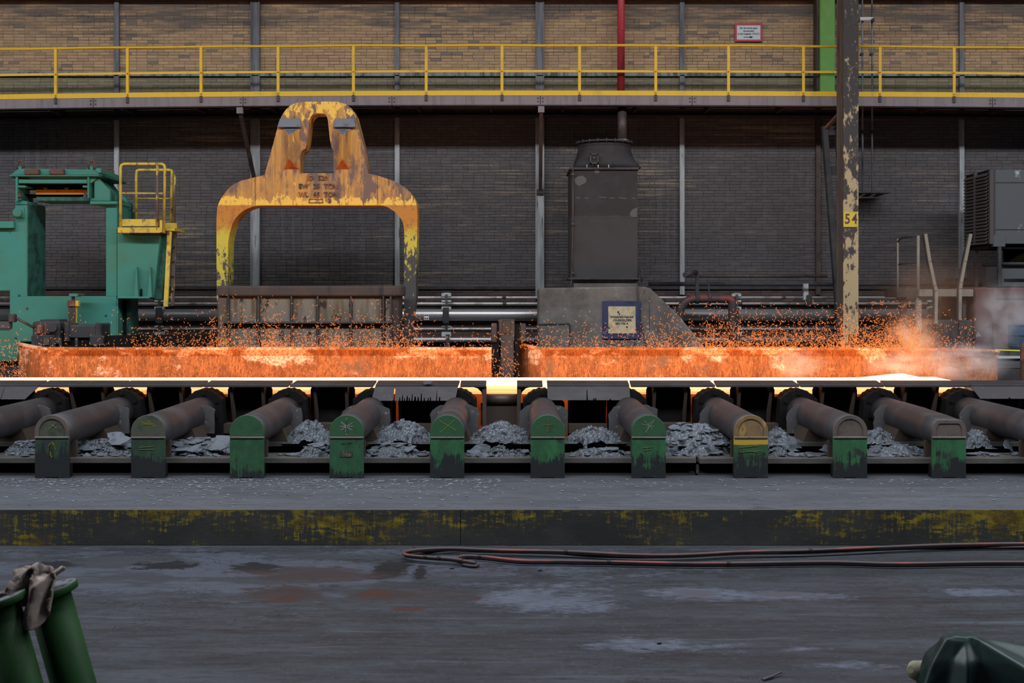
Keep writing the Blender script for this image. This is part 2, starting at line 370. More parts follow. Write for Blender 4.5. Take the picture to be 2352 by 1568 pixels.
def floor_material():
    t = NT('stained_sheen_mill_floor')
    x, y = t.axis(0), t.axis(1)
    c = t.mix(t.rng(t.noise((.35,2.6,1),6,.68,1), .36, .64), (.052,.057,.069), (.092,.099,.118))
    c = t.mix(t.rng(t.noise((1.1,9,1),6,.7,2), .50, .68), c, (.045,.042,.044))
    c = t.mix(t.math('MULTIPLY', t.rng(t.noise((6,9,1),6,.75,31), .50, .64), .55), c, (.04,.038,.040))
    c = t.mix(t.math('MULTIPLY', t.rng(t.noise((22,17,1),4,.75,33), .58, .68), .5), c, (.17,.185,.22))
    c = t.mix(t.math('MULTIPLY', t.rng(t.noise((2.2,14,1),5,.75,35), .52, .66), .5), c, (.045,.043,.046))
    c = t.mix(t.math('MULTIPLY', t.rng(t.noise((.5,4.5,1),5,.65,3), .60, .74), .7), c, (.17,.185,.22))
    warp = t.math('ADD', t.math('MULTIPLY', t.math('SUBTRACT', t.noise((1.3,2.6,1),5,.65,4), .5), 3.6), t.math('MULTIPLY', t.math('SUBTRACT', t.noise((8,14,1),6,.75,14), .5), 2.4))
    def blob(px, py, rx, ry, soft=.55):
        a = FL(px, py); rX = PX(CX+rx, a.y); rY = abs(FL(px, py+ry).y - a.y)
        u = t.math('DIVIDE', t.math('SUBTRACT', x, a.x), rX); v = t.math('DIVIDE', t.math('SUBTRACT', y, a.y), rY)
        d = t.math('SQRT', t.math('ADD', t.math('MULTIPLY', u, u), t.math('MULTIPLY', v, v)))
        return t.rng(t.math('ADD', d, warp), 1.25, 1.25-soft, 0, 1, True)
    sheen = blob(480, 1318, 900, 62, .7)  # bluish sheen of the floor painted into the base colour
    isl = t.noise((.7,2.2,1),5,.62,7)
    sheen_col = t.mix(t.rng(isl, .46, .56), (.15,.165,.215), (.075,.078,.09))
    c = t.mix(t.math('MULTIPLY', sheen, .85), c, sheen_col)
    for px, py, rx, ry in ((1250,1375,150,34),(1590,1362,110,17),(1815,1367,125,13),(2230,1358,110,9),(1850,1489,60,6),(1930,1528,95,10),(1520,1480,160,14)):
        c = t.mix(t.math('MULTIPLY', blob(px,py,rx,ry,.9), t.rng(t.noise((6,26,1),5,.7,24), .3, .62, .25, .85)), c, (.22,.245,.32))  # pale sheen patches, likewise put into the colour
    for px, py, rx, ry in ((1590,1361,45,7),(1795,1363,60,5)):
        c = t.mix(t.math('MULTIPLY', blob(px,py,rx,ry), .7), c, (.14,.12,.135))
    for px, py, rx, ry in ((120,1298,60,10),(390,1299,70,9),(590,1302,50,8),(895,1305,40,22),(965,1318,16,18)):
        c = t.mix(t.math('MULTIPLY', blob(px,py,rx,ry,.3), .9), c, (.018,.018,.02))
    for px, py, rx, ry, k in ((720,1318,170,15,.75),(660,1362,75,20,.85),(870,1362,60,13,.8),(945,1397,40,5,.9),(1010,1362,90,16,.5)):
        c = t.mix(t.math('MULTIPLY', blob(px,py,rx,ry,.5), k), c, (.072,.045,.042))
    for px, py, rx, ry in ((628,1376,20,5),(664,1378,22,7),(855,1361,26,6),(1090,1374,14,4),(945,1398,36,4)):
        c = t.mix(t.math('MULTIPLY', blob(px,py,rx,ry,.5), .75), c, (.11,.038,.026))
    # fine cracks
    vo = t.n('ShaderNodeTexVoronoi', feature='DISTANCE_TO_EDGE'); mp = t.n('ShaderNodeMapping'); t.l(t.pos, mp.inputs[0]); mp.inputs['Scale'].default_value = (.28,.5,1)
    dn = t.n('ShaderNodeVectorMath', operation='ADD'); nz = t.n('ShaderNodeTexNoise'); nz.inputs['Scale'].default_value = 3; t.l(t.pos, nz.inputs['Vector'])
    sc = t.n('ShaderNodeVectorMath', operation='SCALE'); t.l(nz.outputs['Color'], sc.inputs[0]); sc.inputs['Scale'].default_value = .35
    t.l(mp.outputs[0], dn.inputs[0]); t.l(sc.outputs[0], dn.inputs[1]); t.l(dn.outputs[0], vo.inputs['Vector'])
    crack = t.rng(vo.outputs['Distance'], .010, .003)
    crack = t.math('MULTIPLY', crack, t.rng(t.noise((.5,.5,1),3,.5,12), .5, .62))
    c = t.mix(t.math('MULTIPLY', crack, .8), c, (.02,.02,.022))
    rough = t.rng(isl, .40, .62, .42, .62)
    return t.out(t.gain(c, .42), rough, 0, t.noise((7,40,20),5,.7,5), .35, .01, .35)
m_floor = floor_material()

def platform_material():
    t = NT('grey_platform_concrete')
    c = t.mix(t.rng(t.noise((.5,2.5,1),6,.66,1), .36, .66), (.118,.123,.142), (.18,.186,.212))
    c = t.mix(t.rng(t.noise((2.2,10,1),6,.7,2), .55, .70), c, (.085,.083,.088))
    c = t.mix(t.rng(t.noise((.8,.8,1),4,.6,3), .66, .76), c, (.07,.07,.075))
    c = t.mix(t.math('MULTIPLY', t.rng(t.noise((6,12,1),6,.75,31), .52, .66), .55), c, (.085,.083,.088))
    c = t.mix(t.math('MULTIPLY', t.rng(t.noise((24,26,1),4,.75,33), .60, .68), .5), c, (.25,.265,.30))
    c = t.mix(t.rng(t.axis(1), 15.9, 16.7, 0, .45), c, (.05,.05,.055))
    return t.out(t.gain(c, .50), .68, 0, t.noise((10,40,20),5,.7,5), .35, .01, .3)
m_plat = platform_material()

def curb_material():
    t = NT('worn_yellow_black_curb'); x = t.axis(0)
    big = t.math('ADD', t.math('MULTIPLY', t.noise((.9,1,2.2),4,.6,1), .8), .10)
    lefty = t.rng(x, 0.8, -3.0, -.10, .045); righty = t.rng(x, 3.4, 6.4, -.04, .09)
    area = t.math('ADD', t.math('ADD', big, t.math('MAXIMUM', lefty, righty)), t.rng(t.axis(2), .02, .40, -.10, .07))
    fine = t.math('ADD', t.math('MULTIPLY', t.noise((5,5,17),7,.8,3), .6), t.math('MULTIPLY', t.noise((26,26,3),5,.75,6), .4))
    m = t.math('ADD', area, t.math('MULTIPLY', t.math('SUBTRACT', fine, .5), 2.0))
    dark = t.mix(t.rng(t.noise((1.2,1,2),5,.6,9), .4, .7), (.030,.031,.030), (.055,.052,.046))
    yel = t.mix(t.rng(t.noise((3,3,6),5,.6,12), .4, .62), (.10,.065,.010), (.27,.205,.014))
    c = t.mix(t.rng(m, .54, .68), dark, yel)
    c = t.mix(t.rng(t.axis(2), .452, .464), c, (.075,.073,.075))
    return t.out(c, .6, 0, t.noise((12,12,30),5,.7,5), .3, .006, .3)
m_curb = curb_material()

def guide_material(name):
    """scaled, rusty guide plate with pale wiped patches"""
    t = NT(name)
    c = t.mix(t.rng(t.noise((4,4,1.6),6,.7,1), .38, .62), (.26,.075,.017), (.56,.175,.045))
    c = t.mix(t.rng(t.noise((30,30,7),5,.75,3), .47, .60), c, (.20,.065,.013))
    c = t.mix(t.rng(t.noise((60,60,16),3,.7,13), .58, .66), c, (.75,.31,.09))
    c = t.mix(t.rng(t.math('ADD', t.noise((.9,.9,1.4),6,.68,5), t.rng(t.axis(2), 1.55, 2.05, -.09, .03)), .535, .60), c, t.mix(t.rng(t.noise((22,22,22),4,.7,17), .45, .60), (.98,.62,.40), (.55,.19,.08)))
    c = t.mix(t.rng(t.noise((1.5,1.5,1.5),5,.6,8), .62, .72), c, (.20,.10,.05))
    return t.out(c, .75, .0, t.noise((30,30,30),4,.6,2), .3, .008)
m_guide = guide_material('hot_lit_guide_plate')

def yoke_material():
    t = NT('grimy_orange_yellow_yoke'); z = t.axis(2); x = t.axis(0)
    c = t.mix(t.rng(t.noise((16,16,.9),5,.6,1), .36, .64), (.68,.32,.07), (.42,.20,.065))
    bare = t.math('ADD', t.noise((4,4,1.5),6,.68,3), t.math('ADD', t.rng(x, -4.6, -2.4, -.07, .06), t.rng(z, 4.9, 5.5, -.05, .03)))
    c = t.mix(t.rng(bare, .50, .58), c, (.19,.115,.085))
    grime = t.rng(t.noise((2,2,1.2),5,.65,4), .50, .64)
    c = t.mix(t.math('MULTIPLY', grime, .6), c, (.15,.10,.085))
    br_ = t.math('ADD', t.noise((6,6,3.2),6,.72,5), t.math('ADD', t.rng(z, 5.42, 5.16, -.10, .10), t.rng(z, 6.85, 7.1, 0, .15)))
    c = t.mix(t.rng(br_, .535, .555), c, (.90,.52,.085))
    c = t.mix(t.rng(t.noise((14,14,4),5,.7,7), .62, .68), c, (.40,.11,.025))
    c = t.mix(t.rng(z, 5.13, 5.115, 0, .8), c, (.42,.13,.02))
    leg = t.math('ADD', t.math('ADD', t.math('MULTIPLY', t.noise((13,13,6),6,.75,9), 1.5), -.25), t.math('ADD', t.rng(z, 4.6, 3.1, -.20, .17), t.rng(x, -5.5, -2.5, -.06, .08)))
    legc = t.mix(t.rng(leg, .47, .52), (.58,.45,.055), (.075,.066,.064))
    edge = t.rng(t.math('ADD', z, t.math('MULTIPLY', t.noise((5,5,5),4,.6,12), .8)), 5.15, 4.85)
    c = t.mix(edge, c, legc)
    return t.out(c, .6, 0, t.noise((20,20,20),5,.65,2), .35, .01, .3)
m_yoke = yoke_material()
m_yokesky = mat('skylit_grey_yoke_face', (.16,.155,.17), [((.10,.085,.085),Iso,.5,.7,97)], rough=.5)  # skylight on upward faces painted as a bluish grey
m_bossglow = mat('slab_lit_orange_boss_underside', (.62,.15,.022), [((.38,.09,.02),(9,9,3),.5,.65,99)], rough=.75)  # slab glow on the downward facets painted as orange
m_yokerust = mat('rust_in_yoke_lettering', (.10,.065,.05), [((.45,.14,.03),(9,9,9),.5,.62,98)], rough=.7)

def slab_material():
    t = NT('white_hot_steel')
    e = t.n('ShaderNodeEmission')
    zf = t.math('POWER', t.rng(t.axis(2), 1.40, 1.60), 1.6)
    st = t.rng(t.noise((.6,2,42),4,.6,1), .35, .65, .55, 1.1)
    c = t.mix(zf, (1.0,.27,.075), (1.0,.50,.25))
    t.l(c, e.inputs[0]); t.l(t.math('MULTIPLY', t.math('MULTIPLY', t.rng(zf, 0, 1, .42, 1), t.rng(t.axis(0), -8.5, 5.5, .88, 1.3)), t.math('MULTIPLY', st, SLAB_GLOW)), e.inputs[1])
    t.t.nodes.remove(t.b)
    t.l(e.outputs[0], t.t.nodes['Material Output'].inputs[0])
    return t.m
m_slab = slab_material()
m_spark = emit('glowing_scale_spark', (1.0,.25,.06), 1.25, False)

# ================================================================== SETTING
WALLY, WKY, COLY = 26.5, 25.0, 24.0
fl = MB(); fl.box(-26, 26, -4, 27.4, -.25, 0)
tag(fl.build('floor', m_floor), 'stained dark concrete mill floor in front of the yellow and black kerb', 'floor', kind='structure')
pf = MB(); pf.box(-20, 20, 14.34, 16.99, -.05, .464)
tag(pf.build('platform_front', m_plat, bevel=.012), 'raised grey concrete ledge carrying the row of green pedestals', 'platform', kind='structure')
for a, b, lab in ((-20, PX(1058,14.3)-.003, 'longer worn yellow and black steel kerb plate, with dense yellow remains'), (PX(1058,14.3)+.003, 20, 'darker steel kerb plate beyond the joint, mostly black with yellow at its far end')):
    k = MB(); k.box(a, b, 14.3, 14.34, 0.0, .466)
    tag(k.build('kerb_plate', m_curb, bevel=.006), lab, 'kerb', 'steel kerb plates', 'structure')
pit = MB(); pit.box(-20, 20, 17.0, 22.3, 0, .06)
tag(pit.build('pit_floor', m_black), 'black pit floor under the roller line', 'floor', kind='structure')
pr = MB(); pr.box(-20, 20, 22.3, WALLY, 0, .464)
tag(pr.build('platform_rear', m_plat), 'rear concrete ledge behind the glowing guide plates', 'platform', kind='structure')

# back wall: mortar backing + bricks
wb = MB(); wb.box(-17, 17, WALLY, WALLY+.35, -.2, 12.6)
wall = wb.build('wall_back', m_mortar)
tag(wall, 'sooty tan brick wall of the rolling hall, black with soot below the walkway', 'wall', kind='structure')
BH, BW, J = .0717, .255, .0075
def brick_verts(x0, x1, z0, z1, d, c=.0):
    yf = WALLY - d
    return [(x0,WALLY,z0),(x1,WALLY,z0),(x1,WALLY,z1),(x0,WALLY,z1),(x0+c,yf,z0+c),(x1-c,yf,z0+c),(x1-c,yf,z1-c),(x0+c,yf,z1-c)]
BF = [(4,5,6,7),(0,1,5,4),(1,2,6,5),(2,3,7,6),(3,0,4,7)]
bv, bf, tones, singles = [], [], [], []
br = random.Random(9)
nrow = int((10.9-1.6)/BH)
for r in range(nrow):
    z0 = 1.6 + r*BH; x = -15.2 + (BW/2 if r % 2 else 0) + br.uniform(-.02,.02)
    while x < 15.2:
        ln = BW if br.random() > .12 else BW*.5
        tn = br.random()
        xa, xb = x + J/2, x + ln - J/2
        pxm, pym = CX + (xa+xb)/2/WALLY*F, HY - (z0-H)/WALLY*F
        dz = br.uniform(-.002,.002)
        if 923 < pxm < 1228 and 8.52 < z0 < 9.95 and ln == BW and len(singles) < 300:
            singles.append((xa, z0+J/2+dz, tn))
        else:
            b = len(bv); bv += brick_verts(xa, xb, z0+J/2+dz, z0+BH-J/2+dz, br.uniform(.005,.012), .003)
            for q in BF: bf.append(tuple(b+i for i in q)); tones.append(tn)
        x += ln
def brick_mesh(name, verts, faces, tn):
    me = bpy.data.meshes.new(name); me.from_pydata(verts, [], faces); me.materials.append(m_brick)
    at = me.attributes.new('tone', 'FLOAT', 'FACE'); at.data.foreach_set('value', tn); me.update(); return me
bo = bpy.data.objects.new('brickwork', brick_mesh('brickwork', bv, bf, tones)); COL.objects.link(bo); bo.parent = wall; bo['kind'] = 'stuff'
vars_ = [brick_mesh('brick', [(a, y-WALLY, c) for a, y, c in brick_verts(0, BW-J, 0, BH-J, .005+.0005*k, .003)], BF, [min(.999, (k+.5)/14+.02)]*5) for k in range(14)]
for xa, za, tn in singles:
    o = bpy.data.objects.new('brick', vars_[min(13, int(tn*14))]); o.location = (xa, WALLY, za); o.parent = wall; COL.objects.link(o)

# steel posts and rails of the wall
def wallpost(px, wpx, z0, z1, lab, m, d=.09, name='wall_post'):
    mb = MB(); x0, x1 = PX(px-wpx/2, WALLY-d), PX(px+wpx/2, WALLY-d)
    mb.box(x0, x1, WALLY-d, WALLY+.02, z0, z1)
    t = .012
    if wpx > 15:                                # rolled channel lips on the wide posts
        mb.box(x0, x0+.03, WALLY-d-.02, WALLY-d, z0, z1); mb.box(x1-.03, x1, WALLY-d-.02, WALLY-d, z0, z1)
    return tag(mb.build(name, m, bevel=.004), lab, 'wall post', 'steel posts on the brick wall', 'structure')
for px, wp, lab in ((267,11,'slim grey steel wall post behind the top of the green machine'), (586,21,'wide grey steel wall post seen through the left of the yoke window'),
                    (912,11,'slim grey steel wall post behind the right shoulder of the yoke'), (1240,20,'wide grey steel wall post with the straight strut bolted to it'),
                    (1567,11,'slim pale steel wall post to the right of the exhaust tower'), (1880,11,'slim brown steel wall post beside the leaning lattice brace'),
                    (2210,11,'slim pale steel wall post beside the louvred cabinet'), (-60,11,'slim steel wall post outside the left edge')):
    wallpost(px, wp, 3.1 if wp > 15 else 3.2, 12.5, lab, m_brownpipe if px == 1880 else m_post)
mb = MB(); mb.box(-16, 16, WALLY-.075, WALLY+.02, PZ(174,WALLY), PZ(166,WALLY)); mb.box(-16, 16, WALLY-.09, WALLY+.02, PZ(175,WALLY)-.012, PZ(174,WALLY))
tag(mb.build('trim_1', m_mullion), 'dark steel rail along the brick wall behind the yellow handrail', 'trim', kind='structure')
mb = MB(); mb.box(-16, 16, WALLY-.06, WALLY+.02, PZ(664,WALLY), PZ(658,WALLY))
tag(mb.build('trim_2', m_dark), 'dark ledge between black brick and the reddish brick plinth', 'trim', kind='structure')
mb = MB(); mb.box(-16, 16, WALLY-.25, WALLY+.02, PZ(3,WALLY), PZ(3,WALLY)+.4)
tag(mb.build('trim_3', m_rust), 'red brown steel girder along the top of the brick wall', 'trim', kind='structure')

# ================================================================== WALKWAY
def woff(px):
    u = (px-CX)/1176.0
    return (9.0 if u < 0 else 5.5)*u*u
def strip(mb, pxa, pxb, ya, yb, Y0, Y1, step=120):
    n = max(1, int(abs(pxb-pxa)/step))
    for i in range(n):
        a, b = pxa+(pxb-pxa)*i/n, pxa+(pxb-pxa)*(i+1)/n
        xa, xb = PX(a,WKY), PX(b,WKY)
        zta, zba, ztb, zbb = PZ(ya+woff(a),WKY), PZ(yb+woff(a),WKY), PZ(ya+woff(b),WKY), PZ(yb+woff(b),WKY)
        mb.hexa([(xa,Y0,zba),(xb,Y0,zbb),(xb,Y1,zbb),(xa,Y1,zba),(xa,Y0,zta),(xb,Y0,ztb),(xb,Y1,ztb),(xa,Y1,zta)])
    return mb
walk = thing('walkway', 'steel walkway along the brick wall with mauve grey edge girders', 'walkway', (0, WKY, PZ(218,WKY)))
joints = [-300, 214, 558, 900, 1241, 1590, 1936, 2280, 2660]
for i in range(len(joints)-1):
    mb = MB(); strip(mb, joints[i]+.6, joints[i+1]-.6, 219, 241, WKY, WKY+.10); strip(mb, joints[i]+.6, joints[i+1]-.6, 239.5, 241.2, WKY-.015, WKY+.16)
    mb.build('edge_girder', m_fascia, walk, bevel=.006)
    mb = MB()
    for dx in (-5.5, 5.5):
        for dy in (225, 233):
            c = P(joints[i+1]+dx, dy+woff(joints[i+1]), WKY); mb.cyl(c, c-Vector((0,.016,0)), .018, n=8)
    mb.build('joint_bolt', m_bolt, walk)
mb = MB(); strip(mb, -300, 2660, 219, 224, WKY+.1, WALLY-.13); mb.build('deck', m_under, walk)
mb = MB(); strip(mb, -300, 2660, 226, 246, WALLY-.22, WALLY-.14); strip(mb, -300, 2660, 244, 248, WALLY-.32, WALLY-.14); mb.build('rear_girder', m_under, walk)
for px in range(-250, 2660, 172):
    z1 = PZ(224+woff(px),WKY); mb = MB(); x = PX(px, WKY)
    mb.box(x-.03, x+.03, WKY+.1, WALLY-.22, z1-.14, z1); mb.build('cross_joist', m_under, walk)
for px, xb in ((551, 584), (1243, 1241), (-110,-75)):
    a = P(px, 252+woff(px), WKY+.06); b = P(xb, 440 if px > 1000 else 410, WALLY-.13)
    mb = MB(); mb.bar(a, b, .085, .07); mb.build('strut', m_brownpipe, walk, bevel=.006)
    mb = MB(); mb.box(a.x-.07, a.x+.07, a.y-.03, a.y+.06, a.z-.06, PZ(240+woff(px),WKY)); mb.build('strut_shoe', m_fascia, walk)
    if px > 1000:
        mb = MB(); mb.box(b.x-.09, b.x+.09, b.y-.05, WALLY-.08, b.z-.05, b.z+.05); mb.build('strut_foot', m_dark, walk)

def railing(pa, pb, posts, lab):
    g = thing('railing', lab, 'railing', (PX((pa+pb)/2,WKY), WKY, PZ(218,WKY)), 'yellow walkway railings')
    n = max(2, int((pb-pa)/60)); pts = [pa+(pb-pa)*i/n for i in range(n+1)]
    def sag(a): return .6*math.sin(a*.021)
    MB().tube([P(a, 104.3+woff(a)+sag(a)*.8, WKY) for a in pts], .029, 10).build('top_rail', m_yellow, g)
    mb = MB(); strip(mb, pa, pb, 160.2, 165.4, WKY+.02, WKY+.032, 60); mb.build('middle_rail', m_yellow, g)
    cuts = [pa] + posts + [pb]
    for i in range(len(cuts)-1):
        if cuts[i+1]-cuts[i] < 12: continue
        mb = MB(); strip(mb, cuts[i]+.4, cuts[i+1]-.4, 208, 219.2, WKY-.010, WKY, 60); mb.build('toe_board', m_yellow, g)
    for px in posts:
        x = PX(px, WKY); zt, zb, zm = PZ(106+woff(px),WKY), PZ(219+woff(px),WKY), PZ(232+woff(px),WKY)
        mb = MB(); mb.box(x-.031, x+.031, WKY-.022, WKY-.010, zb, zt); mb.box(x+.019, x+.031, WKY-.012, WKY+.05, zb, zt)
        mb.build('post', m_yellow, g)
        mb = MB(); mb.box(x-.033, x+.033, WKY-.024, WKY-.002, zm, zb+.02); 
        mb.build('post_foot', m_bolt, g, bevel=.006)
        mb = MB()
        for py in (164, 213, 217.5, 223.5, 229): c = P(px, py+woff(px), WKY-.022); mb.cyl(c, c-Vector((0,.014,0)), .013, n=8)
        mb.build('post_bolts', m_bolt, g)
    return g
railing(-300, 1922, [-215, -45, 128, 293, 462, 639, 812, 979, 1153, 1331, 1506, 1673, 1845], 'long yellow walkway railing to the left of the column numbered 54')
railing(1972, 2660, [2021, 2191, 2360, 2530], 'shorter yellow walkway railing to the right of the column numbered 54')

# ================================================================== WALL FURNITURE
g = thing('drain_pipe', 'bright red vertical pipe on the brick wall above the walkway', 'pipe', P(1426.5,207,26.15))
MB().cyl(P(1426.5,-220,26.15), P(1426.5,216,26.15), .088, n=20).build('pipe', m_red, g)
for py in (70,): MB().cyl(P(1426.5,py-2,26.15), P(1426.5,py+1,26.15), .094, n=20).build('joint_collar', m_red, g)
g = thing('flue_pipe', 'brown sooty flue pipe between the walkway and the exhaust hood', 'pipe', P(1429,330,25.2))
MB().cyl(P(1429,247,25.3), P(1429,325,25.2), .105, n=20).build('pipe', m_brownpipe, g)
MB().cyl(P(1429,320,25.2), P(1429,330,25.2), .125, n=20).build('collar', m_mullion, g)

g = thing('notice_sign', 'white assembly notice with a red border on the upper brick wall', 'sign', P(1719,74,26.45))
mb = MB(); mb.pbox(1687.5,1751,53,95.5,26.44,26.475); mb.build('border', m_signred, g, bevel=.004)
mb = MB(); mb.pbox(1692.5,1746.5,58.5,91,26.434,26.445); mb.build('panel', m_white, g)
for s, py, sz in (('Als de sirene gaat:', 64.5, .058), ('verzamelen', 71.2, .058), ('in het magazijn (TH-01)', 77.8, .055)):
    text('lettering', s, sz, P(1719.5, py, 26.432), m_ink, g, .0012, .001)
mb = MB(); mb.pbox(1708,1724,84.6,86,26.430,26.434); mb.pprism([(1723,82.6),(1730,85.3),(1723,88)],26.430,26.434); mb.build('arrow', m_ink, g)

g = thing('strip_light', 'white fluorescent strip light hung beside the column numbered 54', 'lamp', P(1990,43,25.9))
mb = MB(); mb.pbox(1964,2006,39,44,25.88,25.985); mb.build('housing', m_white, g, bevel=.01)
MB().cyl(P(1966,45.5,25.9), P(2001,45.5,25.9), .02, n=10).build('tube', m_white, g)
for a in ((1971,1975,39,49),(2003,2009,42,49)): MB().pbox(*a,25.86,25.95).build('end_cap', m_dark, g)
for px, lab in ((1980.5, 'thin grey conduit rod nearest the column numbered 54'), (2002.5, 'thin grey conduit rod passing the end of the strip light')):
    g = thing('conduit_rod', lab, 'pipe', P(px,440,26.0), 'conduit rods by the column numbered 54')
    MB().cyl(P(px,-220,26.0), P(px+1,448,26.0), .022, n=8).build('rod', m_mullion, g)
    mb = MB(); mb.pbox(px-3,px+3,121,127,25.96,26.05); mb.pbox(px-3,px+3,300,306,25.96,26.05); mb.build('rod_clip', m_dark, g)
g = thing('cable_tray', 'dark cable tray with slanted slots under the conduit rods', 'tray', P(2008,446,25.9))
mb = MB(); mb.pbox(1966,2046,440,443,25.7,26.45); mb.pbox(1966,2034,452,455,25.7,25.74); mb.build('tray', m_dark, g)
for px in (1972,1996,2020): MB().bar(P(px,453,25.75), P(px+18,443,25.75), .04, .03).build('slat', m_dark, g)
g = thing('green_column', 'bright green painted steel column above the walkway', 'column', P(1901,215,26.0), kind='structure')
mb = MB(); mb.pbox(1884,1918,-220,217,26.0,26.45); mb.build('shaft', m_greencol, g, bevel=.01)
mb = MB(); mb.pbox(1876,1884,-220,217,26.1,26.4); mb.build('side_flange', m_brownpipe, g)

# column numbered 54
g = thing('steel_column', 'peeling cream and brown steel column with a yellow plate numbered 54', 'column', P(1954,797,COLY), kind='structure')
mb = MB(); mb.pbox(1937,1972,-260,768,COLY,COLY+.03); mb.pbox(1937,1948,768,900,COLY,COLY+.03); mb.build('front_flange', m_wpost, g, bevel=.004)
mb = MB(); x0, x1 = PX(1937,COLY), PX(1972,COLY); mb.box(x0, x1, COLY+.47, COLY+.5, .464, PZ(-260,COLY)); mb.build('rear_flange', m_coledge, g)
mb = MB(); mb.box((x0+x1)/2-.02, (x0+x1)/2+.02, COLY+.03, COLY+.47, .464, PZ(-260,COLY)); mb.box(x0+.02, x0+.05, COLY+.03, COLY+.47, .9, PZ(-260,COLY)); mb.build('web', m_coledge, g)
mb = MB(); mb.pbox(1937.5,1971,486,521,COLY-.012,COLY); pl = mb.build('number_plate', m_platey, g)
for s, px in (('5',1946.5),('4',1963)): text('numeral', s, .30, P(px,503.5,COLY-.013), m_maroon, g, .006, .002, sx=.8)
MB().cyl(P(1954.5,705,COLY), P(1954.5,705,COLY-.03), .03, n=10).build('bolt', m_bolt, g)

# leaning battened brace
g = thing('lattice_brace', 'dark leaning battened steel brace behind the column numbered 54', 'brace', P(1930,790,25.4))
pa, pb = (1893, 290), (1932, 800)
def brp(t, dx): return P(pa[0]+(pb[0]-pa[0])*t+dx, pa[1]+(pb[1]-pa[1])*t, 25.4)
for dx, wd in ((0,.12),(29,.08)): MB().bar(brp(0,dx), brp(1,dx*.7), wd, .16, (0,1,0)).build('chord', m_dark, g, bevel=.006)
for t in (.02, .20, .44, .66, .86):
    MB().bar(brp(t,2), brp(t,27), .03, .2, (0,0,1)).build('batten', m_dark, g)
MB().bar(P(1893,300,25.4), P(1925,265,25.0), .1, .06).build('knee', m_rust, g)

# ================================================================== PIPES ALONG THE WALL
def hpipe(px0, px1, py, r, Y, m, lab, group='pipes along the wall foot', n=16, cuffs=()):
    g = thing('wall_pipe', lab, 'pipe', P((px0+px1)/2, py, Y), group)
    MB().cyl(P(px0,py,Y), P(px1,py,Y), r, n=n).build('pipe', m, g)
    for c in cuffs: MB().cyl(P(c-4,py,Y), P(c+4,py,Y), r*1.35, n=n).build('coupling', m_brownpipe, g)
    return g
YP = 25.7
hpipe(-250, 2100, 683, .028, YP, m_thinpipe, 'uppermost thin silver pipe along the wall foot', cuffs=(1158,1800))
hpipe(-250, 2130, 697, .030, YP, m_thinpipe, 'second thin silver pipe from the top along the wall foot', cuffs=(1159,1700))
hpipe(-250, 2130, 706, .045, YP+.3, m_dark, 'dark pipe just above the thick scuffed steel pipe', cuffs=())
hpipe(-250, 2136, 723, .135, YP-.15, m_steelpipe, 'thick scuffed bare steel pipe along the wall foot', n=28)
hpipe(-250, 2136, 739, .035, YP+.2, m_brownpipe, 'brown pipe just under the thick scuffed steel pipe')
hpipe(-250, 2136, 755, .030, YP, m_thinpipe, 'thin silver pipe below the thick scuffed steel pipe')
hpipe(-250, 2136, 780, .060, YP-.1, m_steelpipe, 'lowest silver pipe just above the guide plates', n=20)
hpipe(1490, 2330, 652, .05, YP+.1, m_dark, 'dark horizontal pipe behind the red pipe bend')
hpipe(1570, 1900, 634, .030, YP-.5, m_brownpipe, 'brown handrail pipe above the red pipe bend')
def clampset(px, lab, tall=True):
    g = thing('pipe_clamp', lab, 'clamp', P(px, 795, YP), 'pale pipe clamps')
    MB().pbox(px-5,px+7,672,798,YP+.06,YP+.1).build('upright', m_clamp, g)
    for a, b in ((673,681),(689,694),(704,712),(746,752),(762,773)): MB().pbox(px-11,px+11,a,b,YP-.05,YP+.06).build('clamp_pad', m_clamp, g, bevel=.008)
    MB().pbox(px-8,px+6,706,742,YP-.32,YP-.26).build('pipe_strap', m_dark, g, bevel=.008)
    for py in (683,697,755): MB().pbox(px-2,px+3,py-7,py+5,YP-.07,YP-.02).build('hook_bolt', m_bolt, g)
    MB().pbox(px-1,px+8,768,800,YP-.2,YP-.12).build('foot_bracket', m_dark, g)
clampset(1025, 'pale pipe clamp between the yoke and the dark post')
clampset(365, 'pale pipe clamp beneath the foot of the yellow ladder')
clampset(1692, 'pale pipe clamp behind the downward leg of the red pipe bend')
clampset(2143, 'pale pipe clamp behind the crooked stair handrails')
g = thing('hanger_bracket', 'pale bracket hanging above the pipes near the lattice brace', 'bracket', P(1851,690,YP-.1))
MB().pbox(1846,1857,651,688,YP-.1,YP-.02).build('plate', m_clamp, g)
MB().pbox(1853,1865,677,704,YP-.14,YP-.04).build('u_clamp', m_dark, g, bevel=.02)
g = thing('pipe_label', 'small red and white label on the thick scuffed steel pipe', 'label', P(979,727,YP-.29))
mb = MB(); mb.pbox(974,985,721.5,734,YP-.292,YP-.286); mb.build('panel', m_white, g)
mb = MB()
for a, b in ((975,979),(980,984)):
    for c in (722.5, 729.5): mb.pbox(a,b,c,c+3,YP-.296,YP-.292)
mb.build('red_mark', m_maroon, g)

